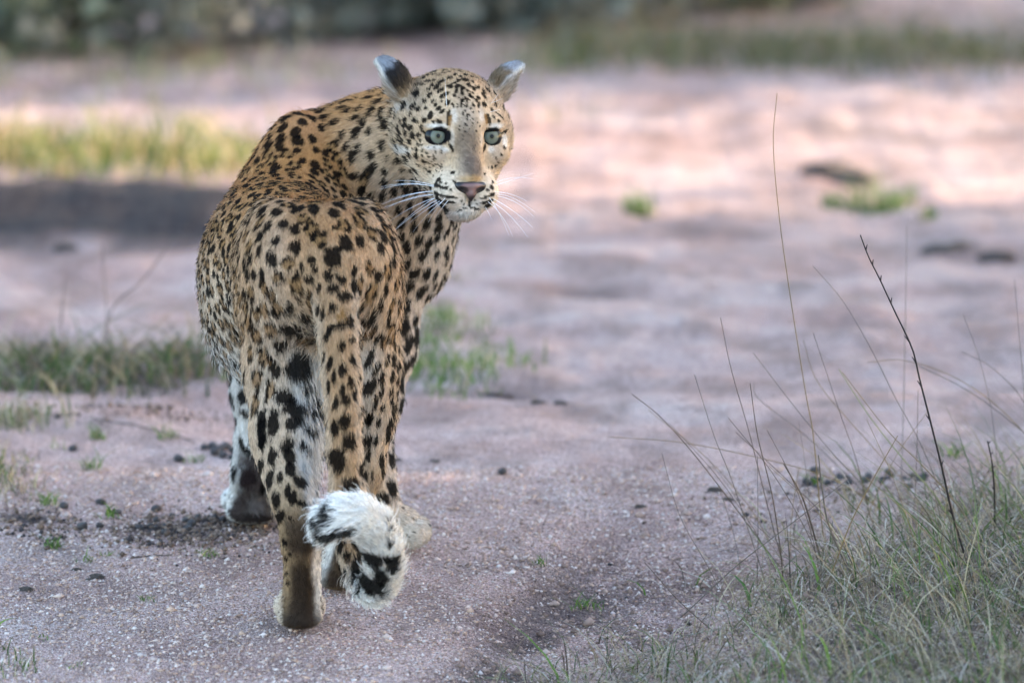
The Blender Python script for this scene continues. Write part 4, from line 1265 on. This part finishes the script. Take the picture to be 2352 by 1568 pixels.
ST = [([(1785, 215), (1776, 330), (1790, 500), (1815, 680), (1850, 900), (1868, 1000), (1885, 1180), (1900, 1290)], .0009, GO, 'tallest golden grass stalk, standing well above all the others', 0),
      ([(1868, 612), (1935, 690), (2000, 800), (2060, 920), (2110, 1010), (2160, 1130), (2190, 1230)], .0007, GY, 'thin bowed stalk leaning toward the tallest stalk from beside the dark twig', .05),
      ([(2083, 520), (2080, 700), (2076, 900), (2070, 1100), (2065, 1200)], .0007, GY, 'straight faint stalk standing behind the dark twig', .35),
      ([(1655, 730), (1680, 850), (1720, 990), (1760, 1150), (1800, 1300)], .0008, BR, 'thin upright brown stalk left of the tallest stalk', 0),
      ([(1730, 810), (1830, 940), (1930, 1060), (2040, 1170), (2100, 1240)], .0008, GY, 'slanting stalk crossing low behind the tallest stalk', .03),
      ([(1595, 860), (1640, 1000), (1680, 1100), (1730, 1250), (1760, 1340)], .0007, GY, 'leftmost of the thin upright stalks rising from the verge', 0),
      ([(1723, 880), (1740, 1000), (1772, 1130), (1792, 1260), (1800, 1350)], .0011, BR, 'stiff broken-topped brown stalk with small joints', -.02),
      ([(1452, 905), (1520, 960), (1600, 1050), (1700, 1180), (1790, 1300)], .0009, BR, 'bowed stalk reaching farthest toward the leopard from the verge', 0),
      ([(1400, 1003), (1560, 1015), (1740, 1050), (1900, 1095), (2010, 1160), (2060, 1220)], .0008, GO, 'long stalk bent almost level over the bare track', -.02),
      ([(1732, 878), (1742, 915), (1850, 1000), (1950, 1095), (2030, 1180)], .0008, GY, 'hook-tipped slanting stalk crossing the upright brown stalks', .02),
      ([(1868, 765), (1930, 950), (1965, 1050), (1990, 1150), (2010, 1230)], .0008, BR, 'steep thin stalk between the tallest stalk and the dark twig', 0),
      ([(1845, 780), (1880, 880), (1990, 1010), (2080, 1110), (2150, 1210)], .0007, GO, 'forked-looking curved stalk between the tallest stalk and the dark twig', .06),
      ([(1927, 848), (2000, 960), (2080, 1060), (2150, 1140), (2210, 1240)], .0011, (.20, .20, .09), 'greenish slanting stalk left of the dark twig', 0),
      ([(1935, 855), (2040, 990), (2120, 1070), (2200, 1160), (2260, 1260)], .0009, GO, 'golden slanting stalk paired with the greenish one', -.02),
      ([(1992, 832), (2080, 828), (2200, 870), (2310, 950), (2400, 1060), (2440, 1180)], .0008, GO, 'arching stalk passing behind the bend of the dark twig', .05),
      ([(2110, 840), (2220, 895), (2330, 975), (2420, 1060), (2480, 1180)], .0009, GY, 'slanting stalk crossing in front of the dark twig', -.03),
      ([(2212, 722), (2245, 810), (2275, 930), (2290, 1060), (2300, 1200)], .0006, GY, 'thin faint stalk right of the dark twig', .1),
      ([(2210, 808), (2280, 845), (2350, 920), (2400, 1040), (2420, 1180)], .0008, GY, 'arching stalk right of the dark twig', .05),
      ([(1690, 992), (1790, 1085), (1890, 1180), (1950, 1260)], .0008, BR, 'short slanting stalk under the hook-tipped stalk', 0),
      ([(1800, 1065), (1840, 1135), (1862, 1200), (1890, 1300)], .0017, BR, 'thick short brown stem with a blunt top', -.04),
      ([(1948, 1100), (1820, 1200), (1690, 1300), (1560, 1420)], .0009, GY, 'straw lying aslant against the other stalks', -.05),
      ([(2062, 1000), (2000, 1110), (1950, 1210), (1890, 1370)], .0011, GO, 'pale straw leaning the other way before the verge', -.06),
      ([(1880, 1045), (1888, 1120), (1905, 1210), (1960, 1330)], .0016, GY, 'stout grey stem beside the thick brown stem', -.03),
      ([(1520, 1040), (1560, 1180), (1620, 1290), (1680, 1400)], .0006, GY, 'very thin curved stalk over the soil bank', 0),
      ([(1480, 1290), (1560, 1380), (1640, 1450)], .0008, BR, 'short dark straw on the soil bank', 0),
      ([(2330, 640), (2340, 760), (2352, 900), (2362, 1100), (2370, 1220)], .0006, GY, 'faint stalk at the far side of the verge', .15)]
for px, r, c, lb, dy in ST:
    stalk(px, r, c, lb, dy, group='tall dry stalks on the verge')
for i in range(20):
    ub, vb = random.uniform(1640, 2330), random.uniform(1230, 1400)
    hh = random.uniform(120, 380); ln = random.gauss(-.45, .35) * hh
    bend = random.uniform(-.25, .15) * hh
    stalk([(ub + ln + bend * .4, vb - hh), (ub + ln * .55 + bend * .15, vb - hh * .66), (ub + ln * .2, vb - hh * .3), (ub, vb)], random.uniform(.0005, .0008), random.choice([BR, GO, GY]), 'thin short stalk among the many rising from the matted verge', random.uniform(-.04, .06), group='thin short stalks in the verge')
# the dark twig with side buds
tw_o, C3 = stalk([(1976, 540), (1995, 590), (2020, 640), (2055, 715), (2095, 800), (2112, 870), (2140, 980), (2165, 1080), (2190, 1190), (2235, 1330)], .0016, DKB, 'bare dark twig with small buds rising from the verge', 0, 'bare_twig', 'twig')
for k in (2, 4, 6, 8, 11, 13, 15, 17, 20, 23):
    p0 = C3[k]; s_ = -1 if k % 2 else 1
    dirv = unit(C3[k - 1] - C3[k]) * .007 + np.array([s_ * .0045, 0, .002])
    V, Fq = tube([p0, p0 + dirv * .5, p0 + dirv], .0014, .0006, 5)
    me = mesh_np('bud', V - C3[-1], Fq); vcol(me, np.tile(np.array(DKB), (len(V), 1)))
    b = link('bud', me, M_stalk, tw_o)
tw2, C3 = stalk([(2268, 1012), (2278, 1060), (2284, 1130), (2285, 1250)], .0018, DKB, 'short dark bud-tipped twig right of the tall bare twig', 0, 'bare_twig', 'twig')
for k in (1, 5, 9, 14):
    p0 = C3[k]; dirv = np.array([.004 if k % 2 else -.004, 0, .004])
    V, Fq = tube([p0, p0 + dirv * .5, p0 + dirv], .0014, .0006, 5)
    me = mesh_np('bud', V - C3[-1], Fq); vcol(me, np.tile(np.array(DKB), (len(V), 1)))
    link('bud', me, M_stalk, tw2)
for px, r, lb in (([(150, 640), (142, 720), (135, 880)], .0016, 'dark upright stem in the grassy band left of the leopard'), ([(400, 545), (330, 640), (255, 715), (230, 860)], .0015, 'long blurred stem leaning toward the leopard from the grassy band'),
                  ([(235, 560), (240, 650), (255, 850)], .0012, 'faint upright stem between the dark stem and the leaning one')):
    stalk(px, r, (.13, .10, .085), lb, 0, group='stems in the grassy band')
for px, lb in (([(300, 1285), (345, 1280), (395, 1278)], 'dark little stick lying on the gravel'), ([(215, 965), (330, 985), (440, 1015)], 'thin straw lying across the ground behind the pellets')):
    W_ = np.array([G(u, v) + [0, 0, .003] for u, v in px])
    V, Fq = tube(spline(W_, 10), .0012, .0008, 5)
    me = mesh_np('stick', V - W_[0], Fq); vcol(me, np.tile((.10, .075, .06), (len(V), 1)))
    o = link('stick', me, M_stalk); o.location = W_[0]; tag(o, lb, 'stick')

# dung pellets and clods ----------------------------------------------------------------------
M_dung = NT('dung'); 
tcd = M_dung.node('ShaderNodeTexCoord'); nd = M_dung.node('ShaderNodeTexNoise', Scale=220.0, Detail=4.0); M_dung.link(tcd.outputs['Object'], nd.inputs['Vector'])
M_dung.link(M_dung.ramp(nd.outputs['Fac'], [(.3, (.022, .019, .021)), (.7, (.075, .062, .060))]), M_dung.b.inputs['Base Color'])
bpd = M_dung.node('ShaderNodeBump', Strength=.6, Distance=.003); M_dung.link(nd.outputs['Fac'], bpd.inputs['Height']); M_dung.link(bpd.outputs[0], M_dung.b.inputs['Normal'])
M_dung.set(Roughness=.8)
pv, pf_ = uv_sphere(12, 8)
def lump(seed, rough=.35):
    n_ = fnoise(pv * 1.0 + seed * 7.7, 1.7, seed) - .5
    return pv * (1 + rough * 2 * n_)[:, None] * np.array([1.15, 1.0, .85])
LUMP = [mesh_np('pellet', lump(k), pf_) for k in range(4)]
CLOD = [mesh_np('clod', lump(k + 9, .8), pf_) for k in range(3)]
M_clod = NT('clod_soil')
tcd = M_clod.node('ShaderNodeTexCoord'); nd = M_clod.node('ShaderNodeTexNoise', Scale=3.0, Detail=5.0); M_clod.link(tcd.outputs['Object'], nd.inputs['Vector'])
M_clod.link(M_clod.ramp(nd.outputs['Fac'], [(.3, (.055, .042, .036)), (.7, (.17, .125, .10))]), M_clod.b.inputs['Base Color'])
bpd = M_clod.node('ShaderNodeBump', Strength=.8, Distance=.2); M_clod.link(nd.outputs['Fac'], bpd.inputs['Height']); M_clod.link(bpd.outputs[0], M_clod.b.inputs['Normal'])
M_clod.set(Roughness=.9)
for me in LUMP: me.materials.append(M_dung.m)
for me in CLOD: me.materials.append(M_clod.m)
def pellet(u0, v0, r, label, group, clod=False):
    p = G(u0, v0)
    nm = 'soil_clod' if clod else 'dung_pellet'
    o = bpy.data.objects.new(nm, random.choice(CLOD if clod else LUMP)); COL.objects.link(o)
    o.location = (p[0], p[1], float(terrain(p[0], p[1])) + r * (.10 if clod else .55))
    r = r * (.62 if clod else 1)
    o.scale = (r * (1.5 if clod else 1), r, r * (.75 if clod else 1)); tl_ = 0 if clod else .4
    o.rotation_euler = (random.uniform(-tl_, tl_), random.uniform(-tl_, tl_), random.uniform(-.5, .5) if clod else random.uniform(0, 6.28))
    return tag(o, label, 'clod' if clod else 'dung pellet', group)
for u0, v0, r, lb in ((232, 1160, .0075, 'lone round dark pellet on gravel above the dung heap'), (168, 1037, .0080, 'lone dark pellet beside the tiny upright sprout'), (190, 1218, .0090, 'dark pellet on crumbled soil at the edge of the dung'),
                      (1153, 1090, .0075, 'lone dark pellet on the open track right of the tail'), (148, 1168, .007, 'dark pellet half under the bright tuft with one tall blade')):
    pellet(u0, v0, r, lb, 'dung pellets on the track')
for i in range(11):
    pellet(*[(470, 1034), (488, 1030), (505, 1036), (520, 1032), (535, 1040), (512, 1050), (530, 1055), (545, 1050), (495, 1044), (552, 1064), (410, 1060)][i], random.uniform(.006, .0095), 'dark pellet in the small pile left of the fore paw', 'pellets piled left of the fore paw')
for i in range(18):
    u0, v0 = random.gauss(430, 85), random.gauss(1205, 20)
    pellet(u0, v0, random.uniform(.004, .0075), 'dark pellet on the brown dung patch behind the fore paw', 'pellets on the brown dung patch')
for i in range(30):
    u0, v0 = random.uniform(1850, 2130), random.gauss(1104, 9)
    pellet(u0, v0, random.uniform(.004, .0075), 'dark pellet in the long row behind the dry stalks', 'pellets in a row behind the stalks')
for u0, v0, r, lb in ((890, 1072, .012, 'dark clod right of the tail, larger of a pair'), (908, 1060, .009, 'smaller dark clod touching the larger one right of the tail'), (882, 1045, .008, 'thin dark clod behind the clod pair right of the tail'), (1000, 1062, .008, 'flat dark clod farther right of the tail'),
                      (875, 1112, .008, 'brownish clod just behind the tail curl'), (175, 1312, .008, 'dark clod under the flat green sprig'), (225, 1330, .011, 'largest dark clod below the flat green sprig'), (205, 1334, .007, 'small clod beside the largest clod on gravel'), (62, 1360, .010, 'flat clod on the gravel near the side of the track'),
                      (1135, 912, .014, 'dark clod at the edge of the green grass behind the tail'), (1165, 915, .010, 'small dark clod next to the clod at the grass edge'), (1235, 928, .013, 'rounded clod on the track behind the tail'), (1290, 930, .012, 'brownish clod right of the rounded clod'), (1640, 1130, .012, 'brown clod on the bare bank before the pellet row'), (1670, 1150, .009, 'smaller brown clod beside the brown clod on the bare bank'), (1470, 1165, .009, 'dark clod on the soil bank'),
                      (1900, 412, .07, 'large dark clod on the clearing behind the wide green tuft'), (1960, 425, .05, 'dark clod beside the large one on the clearing'), (2165, 585, .050, 'blackish clod on the clearing above the dark twig'), (2290, 603, .038, 'smaller blackish clod right of the blackish one'), (150, 578, .028, 'single clod on the pale ground before the dark heap')):
    pellet(u0, v0, r, lb, 'clods of soil', True)
# crumbs of dung and soil too many to count
cs = []
for (u0, v0, su, sv_, k) in ((450, 1205, 100, 24, 1500), (90, 1195, 70, 22, 420), (1700, 1150, 120, 18, 60), (1980, 1110, 130, 12, 200), (1500, 1400, 130, 60, 60), (300, 890, 200, 18, 300)):
    uu, vv = rng.normal(u0, su, k), rng.normal(v0, sv_, k)
    d = FWD[None] + ((uu - 1176) / FPX)[:, None] * RT - ((vv - 784) / FPX)[:, None] * UP
    t = -CAM[2] / d[:, 2]
    cs.append((CAM + d * t[:, None])[:, :2])
cs = np.concatenate(cs)
r = .0019 * np.exp(rng.normal(0, .55, len(cs))) + .0006
pal = np.array([(.16, .105, .075), (.10, .068, .052), (.22, .15, .11), (.045, .036, .036)])
V_, F_, C_ = pebbles(np.column_stack([cs, terrain(cs[:, 0], cs[:, 1]) + r * .4]), r, pal[rng.choice(4, len(cs))], .8)
me = mesh_np('soil_crumbs', V_, F_, False); vcol(me, C_)
tag(link('soil_crumbs', me, M_peb), 'crumbled brown dung and soil strewn on the track', 'soil', kind='stuff')

# rough lumps of the eroded bank
k = 5200
x = rng.uniform(-.25, .45, k); y = rng.uniform(-.6, .95, k)
w_ = dirt_shade(x, y)
sel = (rng.random(k) < w_ * 1.1) & (w_ > .12) & (x > -.16 + .1 * y)
x, y = x[sel], y[sel]
r = .0030 * np.exp(rng.normal(0, .5, len(x))) + .0008
pal = np.array([(.24, .155, .12), (.30, .20, .155), (.17, .11, .085), (.36, .25, .20)])
V_, F_, C_ = pebbles(np.column_stack([x, y, terrain(x, y) + r * .1]), r, pal[rng.choice(4, len(x))], .7)
me = mesh_np('soil_lumps', V_, F_, True); vcol(me, C_)
tag(link('soil_lumps', me, M_peb), 'rough brown soil lumps along the eroded edge of the track', 'soil', kind='stuff')

# shrubs at the far side of the clearing and the trees whose shade falls on the track -----------------
M_leaf = mat_attr('leaf', .6, .2, trans=.25)
tb = NT('bark'); nb_ = tb.node('ShaderNodeTexNoise', Scale=18.0, Detail=5.0); tb.link(tb.ramp(nb_.outputs['Fac'], [(.3, (.05, .04, .034)), (.7, (.16, .13, .11))]), tb.b.inputs['Base Color']); tb.set(Roughness=.9)
def foliage(c, R3, n, size, pal, clumps=14):
    cc = unit(rng.normal(0, 1, (clumps, 3))) * rng.uniform(.25, .85, (clumps, 1))
    k = rng.integers(0, clumps, n)
    P = cc[k] + rng.normal(0, .20, (n, 3))
    P = P * np.array(R3) + np.array(c)
    a = unit(rng.normal(0, 1, (n, 3))); b = unit(np.cross(a, rng.normal(0, 1, (n, 3))))
    s = (size * rng.uniform(.6, 1.4, n))[:, None]
    V = np.stack([P - a * s, P + b * s * .45, P + a * s, P - b * s * .45], 1).reshape(-1, 3)
    F = (np.arange(4)[None] + 4 * np.arange(n)[:, None])
    C = (np.array(pal)[rng.integers(0, len(pal), n)] * rng.uniform(.7, 1.2, (n, 1))).repeat(4, 0)
    return V, F, C
def woody(name, label, cat, base, h, R3, cz, nl, size, pal, group, trunk_r, stems=5, trunk_name='trunk'):
    root = bpy.data.objects.new(name, None); COL.objects.link(root); root.location = base
    tag(root, label, cat, group)
    tbag = Bag()
    for s_ in range(stems):
        tip = np.array([rng.normal(0, R3[0] * .55), rng.normal(0, R3[1] * .55), cz + rng.uniform(-.2, .5) * R3[2]])
        st = np.array([0, 0, -.05]) if trunk_name == 'trunk' else np.array([rng.normal(0, .08), rng.normal(0, .08), -.05])
        mid = st * .6 + tip * .4 + np.array([0, 0, .15 * h]); mid[:2] *= .45
        V, F = tube(bez(st, mid, tip, 8), trunk_r, trunk_r * .2, 6)
        tbag.add(V, F, np.full((len(V), 3), .1))
    link(trunk_name, tbag.mesh(trunk_name), tb.m, root)
    fb = Bag(); fb.add(*foliage((0, 0, cz), R3, nl, size, pal, 16))
    link('crown', fb.mesh('crown', smooth=False), M_leaf, root)
    return root
DGT = [(.05, .06, .03), (.07, .075, .045)]
DG = [(.15, .165, .11), (.19, .19, .14), (.12, .14, .09), (.22, .20, .15)]
GG = [(.26, .265, .215), (.22, .23, .19), (.31, .29, .24), (.19, .20, .17)]
SH = [(-130, 122, 'olive-grey shrub beyond the dark green shrub of the far thicket', GG, 1.0), (-320, 118, 'dull green shrub on the outer side of the far thicket', DG, 1.0), (-520, 112, 'outermost grey-green shrub of the far thicket', GG, 1.0), (40, 118, 'dark green shrub with brown twigs at the left end of the far thicket', DG, .9), (210, 112, 'dense olive shrub next to the left end of the far thicket', GG, 1.0), (400, 92, 'grey-green shrub in the middle of the left thicket', GG, 1.0), (590, 85, 'dull green shrub behind the shoulder of the leopard', GG, .9), (760, 70, 'dark shrub behind the neck of the leopard', DG, .9),
      (960, 62, 'blue-grey shrub straight above the head of the leopard', GG, .9), (1130, 58, 'olive shrub right above the ears of the leopard', GG, .8), (1280, 62, 'grey shrub at the middle of the clearing edge', GG, .8), (1440, 48, 'very dark shrub right of the middle of the clearing edge', DG, .8), (1640, 22, 'dark low shrub farther along the clearing edge', DG, .8), (1840, 8, 'olive low shrub before the far pale ground', GG, .6)]
for u0, v0, lb, pal, sc in SH:
    p = G(u0, v0)
    woody('shrub', lb, 'shrub', p, .9 * sc, (.52 * sc, .45 * sc, .55 * sc), .50 * sc, 5200, .045, pal, 'shrubs at the far edge of the clearing', .006, 7, 'stems')
for x0, y0, lb, hh, r3, nl_ in ((10.5, 1.4, 'broad bushy tree shading the near end of the track', 7.0, (2.6, 2.9, 3.0), 17000), (11.5, -3.6, 'broad bushy tree beside the track behind the viewer', 7.0, (2.6, 2.9, 3.0), 17000), (12.5, LIT0 - .05, 'bushy tree whose crown edge dapples the clearing', 6.8, (2.4, 2.5, 3.1), 8500), (13.0, LIT1 + 5.7, 'tall bushy tree shading the far thicket', 7.5, (3.0, 3.2, 3.2), 12000)):
    b = np.array([x0, y0, float(terrain(x0, y0))])
    woody('tree', lb, 'tree', b, hh, r3, hh * .55, nl_, .14, DGT, 'trees standing in the low sun', .16, 6)
